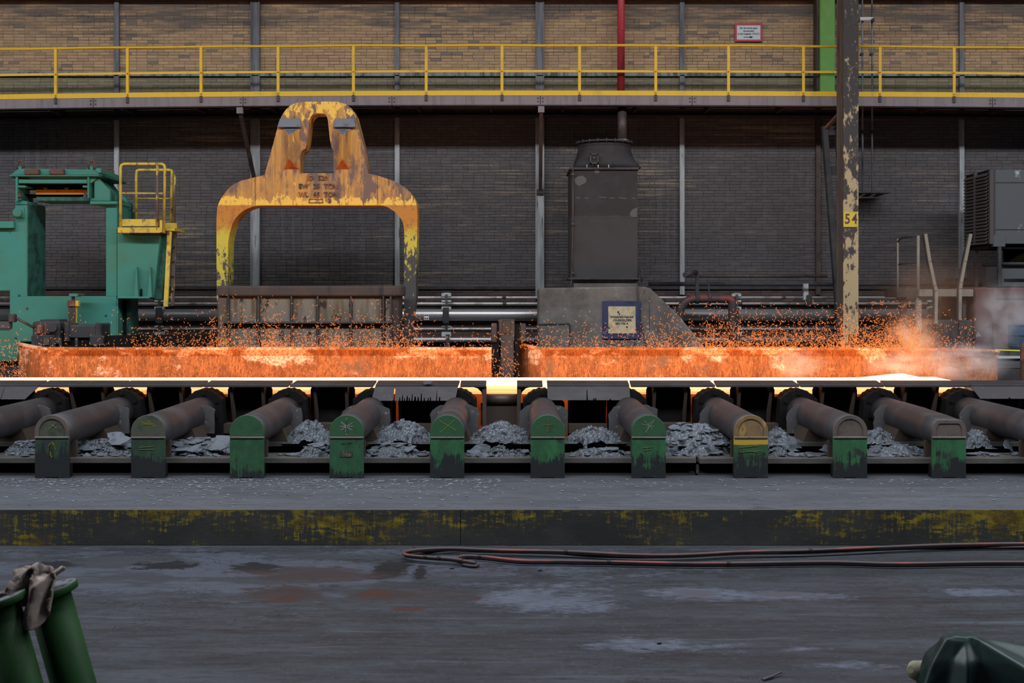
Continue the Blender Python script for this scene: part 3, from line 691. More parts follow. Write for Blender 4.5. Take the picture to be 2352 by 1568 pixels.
# red pipe bend
g = thing('red_pipe_bend', 'thick dull red pipe bending over beside the sloped concrete block', 'pipe', P(1620,790,24.9))
pts = [P(1561,800,24.9), P(1561,735,24.9)]
for k in range(9):
    a = math.pi - k*math.pi/2/8; pts.append(P(1597+36*math.cos(a), 722-36*math.sin(a), 24.9))
pts += [P(1640,686,24.9), P(1666,686,24.9)]
for k in range(6):
    a = math.pi/2 - k*math.pi/2/5; pts.append(P(1670+12*math.cos(a), 698-12*math.sin(a), 24.9))
pts += [P(1682,740,24.9), P(1682,900,24.9)]
MB().tube(pts, .095, 18).build('pipe', m_redloop, g)
for px in (1601, 1629):
    MB().cyl(P(px-4,686,24.9), P(px+4,686,24.9), .112, n=18).build('clamp_ring', m_dark, g)
MB().bar(P(1601,682,24.85), P(1601,622,24.85), .07, .07).build('hanger', m_dark, g)
MB().bar(P(1628,682,24.85), P(1628,650,24.85), .03, .03).build('thin_hanger', m_dark, g)
MB().cyl(P(1598,625,24.8), P(1573,631,24.2), .055, n=12).build('stub', m_dark, g)

# ================================================================== GREEN MACHINE
YG = 23.6
gm = thing('green_machine', 'big sea green machine frame with a square opening standing at the wall', 'machine', P(160, 830, YG))
def g_(name, poly, Y0, Y1, m=None, bev=.012): return MB().pprism(poly, Y0, Y1).build(name, m or m_mgreen, gm, bevel=bev)
g_('left_body', [(-160,525),(34,525),(34,465),(62,465),(62,668),(62,682),(22,682),(22,668),(-160,668)], YG, YG+.9)
g_('lower_body', [(22,680),(268,680),(268,785),(46,785),(40,830),(-160,830),(-160,760),(22,760)], YG, YG+.9)
g_('ledge_block', [(-160,508),(31,508),(31,524),(-160,524)], YG-.1, YG+.2)
g_('right_upright', [(243,465),(269,465),(269,681),(243,681)], YG, YG+.9)
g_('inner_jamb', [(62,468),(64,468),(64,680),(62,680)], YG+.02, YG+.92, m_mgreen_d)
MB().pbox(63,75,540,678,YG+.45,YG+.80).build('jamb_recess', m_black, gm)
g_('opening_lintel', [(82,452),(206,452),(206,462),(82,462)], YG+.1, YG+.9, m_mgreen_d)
g_('top_beam', [(23,402),(42,387),(214,389),(228,402)], YG-.05, YG+.55)
g_('top_flange', [(20,401.5),(226,401.5),(226,405),(20,405)], YG-.14, YG+.6)
g_('lower_flange', [(42,412),(200,412),(200,421),(42,421)], YG-.10, YG-.04)
g_('left_rib', [(35,405),(40,405),(40,463),(35,463)], YG-.12, YG+.5)
g_('right_rib', [(200,405),(204,405),(204,455),(200,455)], YG-.12, YG+.5)
g_('left_gusset', [(24,406),(36,406),(36,418)], YG-.06, YG-.02)
g_('right_gusset', [(204,406),(220,406),(220,411),(210,421),(204,421)], YG-.06, YG-.02)
for a in ((38,58,426,430),(190,200,426,430)): MB().pbox(*a, YG-.1, YG+.3).build('rib_shelf', m_mgreen, gm)
MB().pbox(45,204,422,436,YG+.3,YG+.36).build('dark_recess', m_black, gm)
MB().pbox(42,204,446,453,YG+.25,YG+.5).build('dark_soffit', m_black, gm)
ob = MB().pbox(82,200,435.5,446.5,YG+.16,YG+.24).build('crossbar', m_orange, gm); ob['label'] = 'orange crossbar in the top recess'
for px in (104,152): MB().pbox(px-4,px+4,431,435.5,YG+.16,YG+.22).build('crossbar_lug', m_rust, gm)
MB().bar(P(42,452,YG-.06), P(70,463,YG+.6), .12, .14).build('side_arm', m_mgreen_d, gm, bevel=.01)
mb = MB(); mb.pprism([(40,452),(44,440),(48,452)],YG-.1,YG-.02); mb.build('side_arm_tip', m_rust, gm)
mb = MB(); mb.pprism([(191,452),(193,442),(197,447),(199,453)],YG-.1,YG-.02); mb.build('torn_tip', m_scaleplate, gm)
for a, b in ((55,88),(112,145)):
    o = MB().pbox(a,b,387.5,401,YG-.16,YG+.1).build('guide_block', m_rust, gm, bevel=.02); o['label'] = 'rusty brown block'
g_('upright_cap', [(34,458),(62,462),(62,470),(34,470)], YG-.02, YG+.5)
g_('bolt_plate', [(33,477),(55,477),(55,500),(33,500)], YG-.03, YG)
MB().cyl(P(39.5,488,YG), P(39.5,488,YG-.16), .092, n=24).build('round_boss', m_mgreen, gm, bevel=.01)
g_('right_bracket', [(216,408),(226,410),(253,437),(253,462),(206,462),(206,455),(216,455)], YG-.02, YG+.10)
g_('bracket_flange', [(206,462),(269,462),(269,469),(206,469)], YG-.1, YG+.9)
for k in range(4):
    Y = YG+.28+.24*k; dx = 10*k
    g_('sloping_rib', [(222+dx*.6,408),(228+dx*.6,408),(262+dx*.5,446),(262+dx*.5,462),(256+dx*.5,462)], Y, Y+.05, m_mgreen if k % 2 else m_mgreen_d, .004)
MB().bar(P(214,392,YG+.1), P(268,413,YG+1.1), .34, .12).build('sloping_beam', m_mgreen, gm, bevel=.02)
MB().bar(P(214,402,YG+.05), P(270,421,YG+1.05), .42, .035).build('sloping_flange', m_mgreen_d, gm)
for px, py, Y in ((47,384,YG+.1),(211,384,YG+.1),(254,402,YG+.75)):
    r = .062; c = P(px, py-5, Y)
    pts = [c+Vector((-r,0,-.09))] + [c+Vector((r*math.cos(math.pi-k*math.pi/8), 0, r*math.sin(math.pi-k*math.pi/8)+.03)) for k in range(9)] + [c+Vector((r,0,-.09))]
    o = MB().tube(pts, .022, 8).build('shackle', m_rust, gm); o['label'] = 'pinkish rusty lifting shackle'
    MB().box(c.x-.035, c.x+.035, Y-.03, Y+.03, c.z-.16, c.z-.03).build('shackle_lug', m_mgreen, gm)
g_('side_panel', [(269,536),(369,536),(352,685),(269,685)], YG-.04, YG+.4)
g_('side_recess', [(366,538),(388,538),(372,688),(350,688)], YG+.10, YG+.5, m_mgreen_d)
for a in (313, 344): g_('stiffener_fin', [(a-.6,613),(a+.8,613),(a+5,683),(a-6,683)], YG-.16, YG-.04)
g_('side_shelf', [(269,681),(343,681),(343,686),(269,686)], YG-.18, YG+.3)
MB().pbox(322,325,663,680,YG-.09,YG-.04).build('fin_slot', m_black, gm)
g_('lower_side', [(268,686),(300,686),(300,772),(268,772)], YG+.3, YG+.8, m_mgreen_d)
MB().pbox(283,289,690,772,YG+.26,YG+.32).build('side_gap', m_black, gm)
MB().pbox(268,271,686,785,YG,YG+.5).build('edge_lip', m_mgreen, gm)
for px, py in ((44,678),(62,708),(36,776),(243,724)): MB().cyl(P(px,py,YG+.01), P(px,py,YG-.02), .02, n=8).build('small_stud', m_dark, gm)
MB().cyl(P(272,445,YG+.9), P(296,472,YG+.9), .07, n=14).build('hose_end', m_mgreen, gm)
MB().cyl(P(290,478,YG+.8), P(302,478,YG+.8), .11, n=16).build('cylinder_end', m_mgreen_d, gm, bevel=.01)
MB().pbox(281,300,485,503,YG+.7,YG+1.0).build('cylinder_foot', m_mgreen_d, gm)
g_('base_skirt', [(-160,828),(48,828),(48,905),(-160,905)], YG+.1, YG+.8, m_dark)

g = thing('limit_switch_post', 'short brown and yellow post in front of the green machine', 'post', P(165,745,YG-.35))
MB().pbox(157,173,703,900,YG-.35,YG-.25).build('post', m_brownpipe, g)
MB().pbox(173,176,703,800,YG-.33,YG-.27).build('yellow_edge', m_yellow2, g)
MB().pbox(154,172,689,704,YG-.38,YG-.22).build('box', m_rust, g, bevel=.01)
MB().pbox(171,180,690,704,YG-.36,YG-.25).build('yellow_box', m_yellow2, g, bevel=.01)
MB().cyl(P(168,689,YG-.3), P(168,680,YG-.3), .035, n=10).build('stem', m_rust, g)
MB().pbox(158,178,674,681,YG-.4,YG-.2).build('cap', m_mgreen, g, bevel=.008)
MB().pbox(178,194,675,678,YG-.33,YG-.2).build('lever', m_dark, g)

YM = 22.75
g = thing('motor_block', 'dark gearbox block with a slanted rod in front of the green machine', 'machine', P(105,795,YM))
MB().pbox(74,137,738,792,YM,YM+.5).build('body', m_dark, g, bevel=.03)
MB().pbox(92,137,733.5,742,YM+.1,YM+.5).build('top_cover', m_dark, g, bevel=.01)
for a in (84,101): MB().pbox(a,a+15,746,767,YM-.03,YM).build('side_cover', m_rust, g, bevel=.015)
MB().cyl(P(119,752,YM), P(119,752,YM-.1), .10, n=18).build('shaft_cover', m_dark, g, bevel=.01)
MB().pbox(71,125,769,900,YM-.05,YM+.5).build('foot', m_dark, g, bevel=.02)
MB().pbox(101,112,776,792,YM-.08,YM-.05).build('coupling_guard', m_yellowbrown, g)
MB().cyl(P(78,752,YM-.02), P(33,728,YM-.1), .028, n=10).build('slanted_rod', m_brownpipe, g)
MB().pbox(18,32,721,740,YM-.18,YM-.02).build('rod_knuckle', m_dark, g, bevel=.02)
MB().pbox(-20,22,738,756,YM-.15,YM).build('rod_clevis', m_scaleplate, g, bevel=.02)
g = thing('drum_housing', 'dark flanged motor housing to the right of the gearbox block', 'machine', P(190,795,YM))
MB().pbox(153,226,746,778,YM,YM+.5).build('body', m_dark, g, bevel=.03)
for a, b in ((147,158),(218,232)): MB().pbox(a,b,743,785,YM-.04,YM+.5).build('end_flange', m_dark, g, bevel=.02)
for px in (150,155,222,228): MB().cyl(P(px,744,YM+.05), P(px,740,YM+.05), .025, n=8).build('flange_bolt', m_bolt, g)
MB().pbox(125,300,772,900,YM+.05,YM+.55).build('bed_frame', m_black, g)
for px in (138,175,212): MB().pbox(px-3,px+3,776,795,YM,YM+.06).build('bed_rib', m_dark, g)
MB().pbox(205,236,770,795,YM-.05,YM+.1).build('bed_foot', m_dark, g, bevel=.02)
mb = MB(); mb.pbox(300,500,770,905,YM+.5,YM+.9)
tag(mb.build('bed_girder', m_black), 'black low girder between the motor housing and the ribbed container', 'girder')

# yellow access platform
g = thing('access_platform', 'yellow access platform with handrails and ladder on the green machine', 'platform', P(325,535,YG-.1))
def ytube(name, pts, r=.03, m=None): return MB().tube([P(*p) for p in pts], r, 10).build(name, m or m_yellow2, g)
A, B = YG-.25, YG+.75
ytube('front_handrail', [(277,532,A),(277,385,A),(279,379,A),(285,376.5,A),(355,376.5,A),(372,376.5,A),(377,379,A),(379,386,A),(376,530,A+.25)])
ytube('post', [(362,376,A),(361,530,A)], .031, m_yellowbrown)
ytube('middle_rail', [(277,443.5,A),(376,444,A)], .016)
ytube('rear_handrail', [(313,505,B),(313,397,B),(315,392,B),(320,390.5,B),(388,390.5,B),(394,391.5,B),(395,397,B),(393,520,B)], .032)
ytube('rear_rail', [(313,456,B),(395,456,B)], .016)
ytube('post', [(402,391,B-.1),(400,520,B-.1)], .026, m_yellowbrown)
MB().pbox(280,362,503,519,A,A+.02).build('front_toe_board', m_yellow2, g)
MB().pbox(270,368,522,535,A-.03,A+.9).build('deck_frame', m_yellow2, g, bevel=.008)
MB().pbox(367,372,505,533,A-.03,A+.2).build('corner_plate', m_yellow2, g)
MB().pbox(380,406,512,527,B-.15,B-.1).build('rear_toe_board', m_yellow2, g)
MB().pbox(378,402,524,530,A+.3,B).build('side_deck', m_yellow2, g)
mb = MB(); mb.pbox(297,369,535,539,A-.01,A+.8); mb.build('deck_shadow_strip', m_black, g)  # solid black strip standing in for the shadow under the deck
Lt, Lb = YG+.05, YG-.10
MB().bar(P(390,532,Lt), P(381,704,Lb), .09, .05).build('ladder_stringer', m_yellow2, g)
MB().bar(P(403,534,Lt+.25), P(396,702,Lb+.25), .07, .05).build('ladder_stringer', m_yellowbrown, g)
for k in range(5):
    t = .2+k*.2
    MB().cyl(P(390-9*t,532+172*t,Lt-.15*t), P(403-7*t,534+168*t,Lt+.25-.15*t), .02, n=8).build('rung', m_dark, g)

# ================================================================== YOKE AND CONTAINER
YY = 23.75
outer = [(503,900),(503,780),(497.5,681),(497,506),(499,477),(502,467),(506,459),(512,449),(519,440),(527,431),(535,424),(553,415),(608,401.5),(638,291),(646,268),(650,261),(655,254),(662,246),(669,241),(678,237),(689,234.5),(700,233.5),(760,233),(775,233.5),(792,238),(800,243),(808,250),(813,258),(817,266),(837,341),(846,398),(867,403),(906,416),(919,423),(931,431),(941,440),(949,449),(955,464),(958,478),(959,500),(957,600),(955,641),(956,665),(955,688),(951,715),(947,745),(946,780),(946,900)]
outer_b = outer
inner = [(927,900),(928,650),(928.6,541),(928,525),(926,513),(922,504),(917,497),(909,488),(899,481),(889,475),(878,472),(603,472),(588,473),(578,475),(566,480),(556,486),(547,494),(540,502),(534,514),(530,527),(526,543),(524,559),(522.5,649),(521,900)]
slot = [(688.6,397.5),(689,360),(692,347),(701,341),(705,325),(711,275),(714,267),(720,262),(728,260),(740,260),(748,263),(751,268),(753,276),(758,322),(761,338),(766,347),(766.5,397.5)]
pockL = [(650,294),(690,294),(688,389),(652,389)]
pockR = [(768,294),(806,294),(804,389),(771,389)]
yk = thing('lifting_yoke', 'huge grimy orange yellow lifting yoke standing behind the ribbed container', 'lifting yoke', P(730,795,YY))
arch = outer + inner           # one closed band: outer contour then back along the window
def W(poly, Y, Y0=YY): return [Vector((PX(x,Y0), Y, PZ(y,Y0))) for x, y in poly]
mb = MB()
for Y, holes in ((YY, (slot, pockL, pockR)), (YY+.5, (slot,))):
    loops = [W(arch, Y)] + [W(h_, Y) for h_ in holes]
    tri = tessellate_polygon([[(p.x, p.z, 0) for p in lp] for lp in loops])
    b = len(mb.v); mb.v += [tuple(p) for lp in loops for p in lp]
    for t in tri: mb.face([b+i for i in t])
for lp in (arch, slot):
    n, b = len(lp), len(mb.v)
    mb.v += [tuple(p) for p in W(lp,YY)] + [tuple(p) for p in W(lp,YY+.5)]
    for i in range(n): j = (i+1) % n; mb.face((b+i,b+j,b+n+j,b+n+i))
for pk, axp in ((pockL, 663), (pockR, 786)):          # hipped bosses standing proud of the face
    a = W(pk, YY); ya = YY-.24
    top = P(axp, 310, ya); bot = P(axp, 364, ya)
    b = len(mb.v); mb.v += [tuple(p) for p in a] + [tuple(top), tuple(bot)]
    mb.face((b+1,b+2,b+5,b+4)); mb.face((b+3,b,b+4,b+5))
    mb.cur = 2; mb.face((b+2,b+3,b+5)); mb.cur = 1; mb.face((b,b+1,b+4)); mb.cur = 0  # lower facet coloured as slab-lit, upper facet as skylit
mb.build('bail', [m_yoke, m_yokesky, m_bossglow], yk, bevel=.018, seg=2)
for a, b_, c in ((640,693,0), (766,817,1)):
    mb = MB(); x0, x1 = PX(a,YY), PX(b_,YY); zt, zb = PZ(272,YY), PZ(293,YY); i = .03
    mb.hexa([(x0-(.02 if not c else 0),YY-.075,zb),(x1+(.02 if c else 0),YY-.075,zb),(x1,YY,zb),(x0,YY,zb),(x0+i,YY-.015,zt),(x1-i,YY-.015,zt),(x1-i,YY,zt),(x0+i,YY,zt)])
    o = mb.build('crane_pad', m_yokesky, yk, bevel=.012); o['label'] = 'sloped crane pad painted a skylit grey'
for s, px, py in (('JO',712,409),('520',741,409),('EW',697,428),('25',727,428),('TON',760,428),('WL',697,447),('65',727,447),('TON',760,447),('3',757,461)):
    text('cast_letter', s, .145, P(px,py,YY-.012), m_yokerust, yk, .003, .012, sx=.95)
mb = MB()
for a in ((709,742,456.5,458),(709,742,464.5,466),(709,710.5,456.5,466),(740.5,742,456.5,466)): mb.pbox(*a, YY-.015, YY)
mb.build('cast_frame', m_yokerust, yk)
for px in (586, 867): MB().bar(P(px,405 if px<700 else 404,YY-.003), P(px,471,YY-.003), .008, .008).build('weld_line', m_brownpipe, yk)

YC = 22.85
ct = thing('ribbed_container', 'rusty ribbed steel container in front of the lifting yoke', 'container', P(710,800,YC))
mb = MB()
mb.prism([(PX(498,YC),YC),(PX(908,YC),YC),(PX(920,YC),YC+.05),(PX(926,YC),YC+.16),(PX(927,YC),YC+.34),(PX(925,YC),YC+.62),(PX(498,YC),YC+.62)], PZ(680,YC), PZ(656,YC), 'z')
mb.build('rim_beam', m_contbeam, ct, bevel=.035, seg=2)
MB().prism([(PX(500,YC),YC+.10),(PX(904,YC),YC+.10),(PX(914,YC),YC+.16),(PX(918,YC),YC+.34),(PX(918,YC),YC+.6),(PX(500,YC),YC+.6)], PZ(905,YC), PZ(680,YC), 'z').build('shell', m_contbeam, ct)
cells = [(528,589),(597,666),(672,726),(733,803),(810,876)]
for a, b in cells:
    MB().pbox(a,b,684,738,YC+.085,YC+.11).build('panel', m_contpanel, ct)
    MB().pbox(a,b,752,830,YC+.085,YC+.11).build('panel', m_contpanel, ct)
for px in (524, 593, 669, 729, 806, 880, 897): MB().pbox(px-2.2,px+2.2,680,900,YC+.0,YC+.11).build('rib', m_contbeam, ct, bevel=.008)
mb = MB(); mb.pbox(512,900,738,744,YC-.03,YC+.11); mb.pbox(512,898,744,752,YC+.06,YC+.11); mb.build('middle_rib', m_contbeam, ct, bevel=.015)
MB().pbox(886,896,686,900,YC+.05,YC+.11).build('side_channel', m_contpanel, ct)
MB().pbox(500,523,681,900,YC+.06,YC+.2).build('corner_post', m_yellowbrown, ct, bevel=.02)

# ================================================================== EXHAUST TOWER AND CONCRETE BLOCK
YT = 24.2
tw = thing('exhaust_tower', 'tall dusty brown sheet metal exhaust tower with a round hood', 'exhaust tower', P(1390,655,YT))
D = 1.4
MB().pbox(1312,1464,388,497,YT,YT+D).build('upper_shell', m_tower, tw)
MB().pbox(1312,1464,497,640,YT,YT+D).build('lower_shell', m_tower_lo, tw)
rg_ = random.Random(8)
for poly in ([(1319,412),(1327,405),(1338,403),(1347,410),(1346,419),(1337,424),(1329,427),(1321,420)], [(1446,490),(1452,481),(1463.5,476),(1463.5,498),(1450,498)], [(1364,390),(1372,389.5),(1378,393),(1374,398),(1367,397)]):
    MB().pprism(poly, YT-.004, YT).build('pale_patch', m_patch, tw)
mb = MB(); mb.pprism([(1313,497)]+[(1313+i*6, 496+rg_.uniform(-2.5,2.5)) for i in range(1,25)]+[(1463,493),(1463,500),(1313,500)], YT-.003, YT); mb.build('ragged_edge', m_tower_lo, tw)
mb = MB()
for a in ((1320,1334,454),(1341,1353,455),(1374,1394,453),(1398,1412,455),(1418,1440,455),(1450,1460,455)): mb.pprism([(a[0],a[2]),(a[0]+3,a[2]-1.5),(a[1],a[2]-.5),(a[1]-2,a[2]+1.5)], YT-.004, YT)
mb.build('scratch_marks', m_patch, tw)
MB().pbox(1308,1468,384,389,YT-.05,YT+D).build('top_flange', m_dark, tw, bevel=.006)
MB().pbox(1306,1468,638,642,YT-.05,YT+D).build('bottom_flange', m_dark, tw, bevel=.006)
MB().pprism([(1318,642),(1464,642),(1464,700),(1318,700)], YT+.05, YT+D).build('neck', m_conc, tw)
mb = MB()      # hood: square base easing into a round flange
n = 48; base_c = Vector((PX(1389,YT+.7), YT+.7, PZ(385,YT))); hw = (PX(1467,YT)-PX(1312,YT))/2
rt = (PX(1446,YT+.7)-PX(1325,YT+.7))/2*1.0
tc = Vector((PX(1388,YT+.7), YT+.7, PZ(341,YT+.7)))
rings = []
for lv, (zf, k) in enumerate(((0,0),(.25,.25),(.55,.6),(.82,.9),(1,1))):
    b = len(mb.v); rings.append(b)
    for i in range(n):
        a = 2*math.pi*i/n; ca, sa = math.cos(a), math.sin(a); q = hw/max(abs(ca),abs(sa))
        sq = Vector((base_c.x+ca*q, base_c.y+sa*q*D/2/hw, 0)); cr = Vector((tc.x+ca*rt, tc.y+sa*rt, 0))
        p = sq.lerp(cr, k); mb.v.append((p.x, p.y, base_c.z+(tc.z-base_c.z)*zf))
for r0, r1 in zip(rings, rings[1:]):
    for i in range(n): mb.face((r0+i, r0+(i+1)%n, r1+(i+1)%n, r1+i), True)
mb.face([rings[0]+i for i in range(n)][::-1])
mb.build('hood', m_tower, tw)
MB().cyl(tc-Vector((0,0,.02)), tc+Vector((0,0,.09)), rt, n=40).build('hood_throat', m_tower, tw)
MB().cyl(tc+Vector((0,0,.09)), tc+Vector((0,0,.125)), rt+.055, n=40).build('round_flange', m_dark, tw)
for k in range(20):
    a = 2*math.pi*k/20; c = tc+Vector((math.cos(a)*(rt+.03), math.sin(a)*(rt+.03), .07))
    if math.sin(a) < .3: MB().cyl(c, c+Vector((0,0,.08)), .014, n=6).build('flange_bolt', m_bolt, tw)
cb = MB().pbox(1355.5,1374.5,354,375.5,YT-.02,YT+.25).build('control_box', m_tower, tw, bevel=.012)
mb = MB(); 
for a in ((1355,1375,352.5,355.5),(1355,1375,373,376),(1355,1358,353,376),(1372,1375,353,376)): mb.pbox(*a, YT-.04, YT-.01)
mb.build('box_frame', m_brownpipe, cb)
MB().cyl(P(1364.5,362,YT-.02), P(1364.5,362,YT-.05), .035, n=14).build('box_dial', m_dark, cb)
for a, b in (((1362,376),(1358,382)),((1368,376),(1374,382))): MB().tube([P(a[0],a[1],YT-.0), P(a[0]+1,379,YT-.02), P(b[0],b[1],YT-.03)], .012, 6).build('box_cable', m_dark, cb)
MB().tube([P(1400,366,YT+.1), P(1407,369,YT+.08), P(1410,376,YT+.02), P(1406,382,YT-.02)], .010, 6).build('loose_cable', m_dark, tw)
MB().tube([P(1316,388,YT-.04), P(1316,500,YT-.04), P(1313,640,YT-.04), P(1312,652,YT-.04), P(1306,660,YT-.06)], .016, 8).build('conduit', m_brownpipe, tw)
for py in (400, 514, 627): MB().pbox(1312.5,1319,py-2,py+2,YT-.07,YT).build('conduit_clip', m_bolt, tw)
for px in (1348, 1374, 1398): MB().pbox(px-1,px+1,378,385,YT-.05,YT-.03).build('flange_peg', m_thinpipe, tw)
MB().tube([P(1468,640,YT), P(1471,650,YT-.02), P(1478,652,YT-.05)], .014, 6).build('earth_cable', m_dark, tw)
mb = MB(); mb.tube([P(1466,645,YT+.1),P(1465,625,YT+.1),P(1468,616,YT+.1),P(1472,617,YT+.1),P(1474,628,YT+.1),P(1473,650,YT+.1)], .018, 8); mb.build('side_hook', m_dark, tw)

YB = 23.4
cbk = thing('concrete_block', 'sloping sided grimy concrete block under the exhaust tower', 'block', P(1400,800,YB))
MB().pprism([(1237,664),(1243,661),(1480,658),(1494,662),(1560,725),(1630,812),(1680,900),(1237,900)], YB, YB+1.35).build('block', m_conc, cbk, bevel=.03)
MB().box(PX(1318,YT+.05), PX(1464,YT+.05), YB+1.35, YT+1.4, .464, PZ(700,YT)).build('rear_base', m_conc, cbk)
MB().pprism([(1239,745),(1306,743),(1308,747),(1308,900),(1239,900)], YB-.03, YB).build('side_hatch', m_conc, cbk, bevel=.01)
mb = MB(); mb.pprism([(1237,743.5),(1307,741.5),(1311,746),(1311,900),(1308.5,900),(1308.5,747),(1306,744.5),(1237,746.5)], YB-.045, YB); mb.build('hatch_frame', m_dark, cbk)
MB().pbox(1364,1365,790,830,YB-.008,YB).build('seam', m_dark, cbk)
MB().pbox(1491,1492,680,830,YB-.006,YB).build('seam', m_dark, cbk)
mb = MB(); mb.tube([P(1464,655,YB-.02),P(1466,690,YB-.02),P(1471,730,YB-.035),P(1477,760,YB-.03),P(1484,800,YB-.02)], .012, 6); mb.build('trailing_cable', m_dark, cbk)
g = thing('cellar_sign', 'cream sign in a navy blue frame reading Ingang naar oliekelder', 'sign', P(1428,735,YB))
mb = MB(); mb.pbox(1384,1472.5,691,778.5,YB-.03,YB); mb.build('frame', m_navy, g, bevel=.006)
mb = MB(); mb.pbox(1397,1460,703.5,766,YB-.045,YB-.03); mb.build('panel', m_cream, g, bevel=.004)
for s, px, py in (('INGANG NAAR',1428.5,728),('OLIEKELDER',1430,735.5),('SECTIE 4',1428,743)):
    text('lettering', s, .062, P(px,py,YB-.0465), m_ink, g, .0022, .001, sx=1.12)
for px, py, r in ((1420,716.5,.022),(1422.5,721,.018),(1440,751,.02),(1399,753,.018)): MB().cyl(P(px,py,YB-.045), P(px,py,YB-.048), r, n=7).build('dirt_blot', m_ink, g)

# dark post between the guide plates
YD = 22.0
dp = thing('dark_post', 'dark boxy post standing in the gap between the two guide plates', 'post', P(1160,865,YD))
MB().pbox(1150,1180,770,905,YD-.02,YD+.3).build('front_box', m_dark, dp, bevel=.015)
MB().pbox(1146,1182,733,771,YD,YD+.3).build('head_box', m_dark, dp, bevel=.012)
MB().pbox(1154,1173,737,765,YD-.03,YD).build('head_cover', m_gusset, dp, bevel=.01)
MB().pbox(1128,1147,742,905,YD+.05,YD+.35).build('side_box', m_black, dp, bevel=.01)
MB().pbox(1128,1141,742,786,YD-.0,YD+.1).build('side_cover', m_dark, dp, bevel=.02)
MB().pbox(1181,1193,744,905,YD+.05,YD+.35).build('side_box', m_black, dp, bevel=.01)
MB().pbox(1194,1208,743,783,YD+.1,YD+.4).build('outer_cover', m_dark, dp, bevel=.015)

# ================================================================== STAIR AND MACHINES ON THE RIGHT
g = thing('access_stair', 'small steel stair landing with crooked tan handrails in the steam', 'stair', P(2150,790,24.0))
YS = 24.0
def st(name, pts, r, m=m_stair): return MB().tube([P(*p) for p in pts], r, 8).build(name, m, g)
st('rear_post', [(2062,548,YS+.8),(2062,690,YS+.8)], .022)
st('post', [(2109,541,YS+.3),(2109,690,YS+.3)], .034)
st('top_rail', [(2062,556,YS+.8),(2065,549,YS+.8),(2075,545,YS+.7),(2108,540,YS+.3)], .03, m_dark)
st('middle_rail', [(2063,607,YS+.8),(2108,602,YS+.3)], .02, m_dark)
for pts, nm in (([(2125,537),(2135,600),(2147,655),(2150,667),(2149,742)],'left handrail'), ([(2229,537),(2216,600),(2207,648),(2205,662),(2204,733)],'right handrail')):
    mb = MB()
    for a, b in zip(pts, pts[1:]): mb.bar(P(a[0],a[1],YS-.3), P(b[0],b[1]+1,YS-.3), .062, .07, (0,1,0))
    mb.build('crooked_handrail', m_stair, g)
    mb = MB()
    for a, b in zip(pts, pts[1:]): mb.bar(P(a[0]-4.5,a[1],YS-.26), P(b[0]-4.5,b[1]+1,YS-.26), .03, .07, (0,1,0))
    mb.build('handrail_edge', m_dark, g)
MB().pbox(2060,2108,661,683,YS,YS+.8).build('landing_box', m_brownpipe, g, bevel=.01)
MB().pbox(2112,2236,664,681,YS-.1,YS+.7).build('landing_beam', m_stair, g, bevel=.008)
MB().pbox(2070,2083,683,900,YS+.1,YS+.2).build('leg', m_brownpipe, g)
MB().pbox(2105,2117,683,760,YS,YS+.1).build('leg', m_stair, g)
MB().pbox(2178,2224,682,738,YS+.3,YS+.7).build('dark_riser', m_black, g)
MB().pbox(2211,2219,682,738,YS+.1,YS+.2).build('leg', m_dark, g)
MB().pbox(2150,2235,735,900,YS-.2,YS+.6).build('base_box', m_dark, g, bevel=.02)
for px in (2168,2204): MB().pbox(px,px+14,742,800,YS-.26,YS-.2).build('base_rib', m_dark, g, bevel=.01)
g = thing('junction_box', 'small grey junction box on the wall behind the crooked handrail', 'box', P(2208,640,25.9))
MB().pbox(2196,2223,616,640,25.8,26.3).build('body', m_cab, g, bevel=.015)
MB().pbox(2190,2220,640,648,25.9,26.4).build('bracket', m_dark, g)

YV = 24.0
g = thing('louvred_cabinet', 'big patchy grey ventilation cabinet with louvred side on thin legs', 'cabinet', P(2320,562,YV))
xl = PX(2275,YV); zt, zb = PZ(389,YV), PZ(560,YV)
MB().box(xl, xl+2.2, YV, YV+1.26, zb, zt).build('housing', m_cab, g, bevel=.01)
MB().box(xl+.02, xl+2.2, YV-.012, YV, PZ(419,YV)-.006, PZ(419,YV)+.006).build('panel_seam', m_dark, g)
MB().box(xl+.06, xl+2.2, YV-.012, YV, PZ(527,YV)-.005, PZ(527,YV)+.005).build('panel_seam', m_dark, g)
mb = MB(); mb.box(xl-.02, xl+.06, YV-.02, YV+.06, zb, zt); mb.box(xl+.08, xl+.10, YV-.015, YV, zb, zt); mb.build('corner_trim', m_louvre, g)
for ya, yb in ((YV+.08,YV+.64),(YV+.70,YV+1.26)):
    MB().box(xl-.012, xl, ya, yb, zb, zt).build('louvre_backing', m_black, g)
    for k in range(21):
        z = zb+.03+(zt-zb-.06)*k/21
        mb = MB(); mb.hexa([(xl-.075,ya,z-.02),(xl-.06,ya,z-.03),(xl-.06,yb,z-.03),(xl-.075,yb,z-.02),(xl-.02,ya,z+.045),(xl-.005,ya,z+.035),(xl-.005,yb,z+.035),(xl-.02,yb,z+.045)])
        mb.build('louvre', m_louvre, g)
MB().box(xl-.08, xl-.01, YV+.64, YV+.70, zb, zt).build('louvre_post', m_louvre, g)
for px, Y in ((2242,YV+.9),(2295,YV+.02)): MB().bar(P(px,560 if Y>YV+.5 else 540,Y), P(px,659,Y), .07, .07).build('leg', m_dark, g)
MB().pbox(2282,2309,540,566,YV-.02,YV+.3).build('foot_plate', m_cab, g)
MB().box(xl+.0, xl+2, YV+.1, YV+1.2, zb-.10, zb).build('underframe', m_black, g)

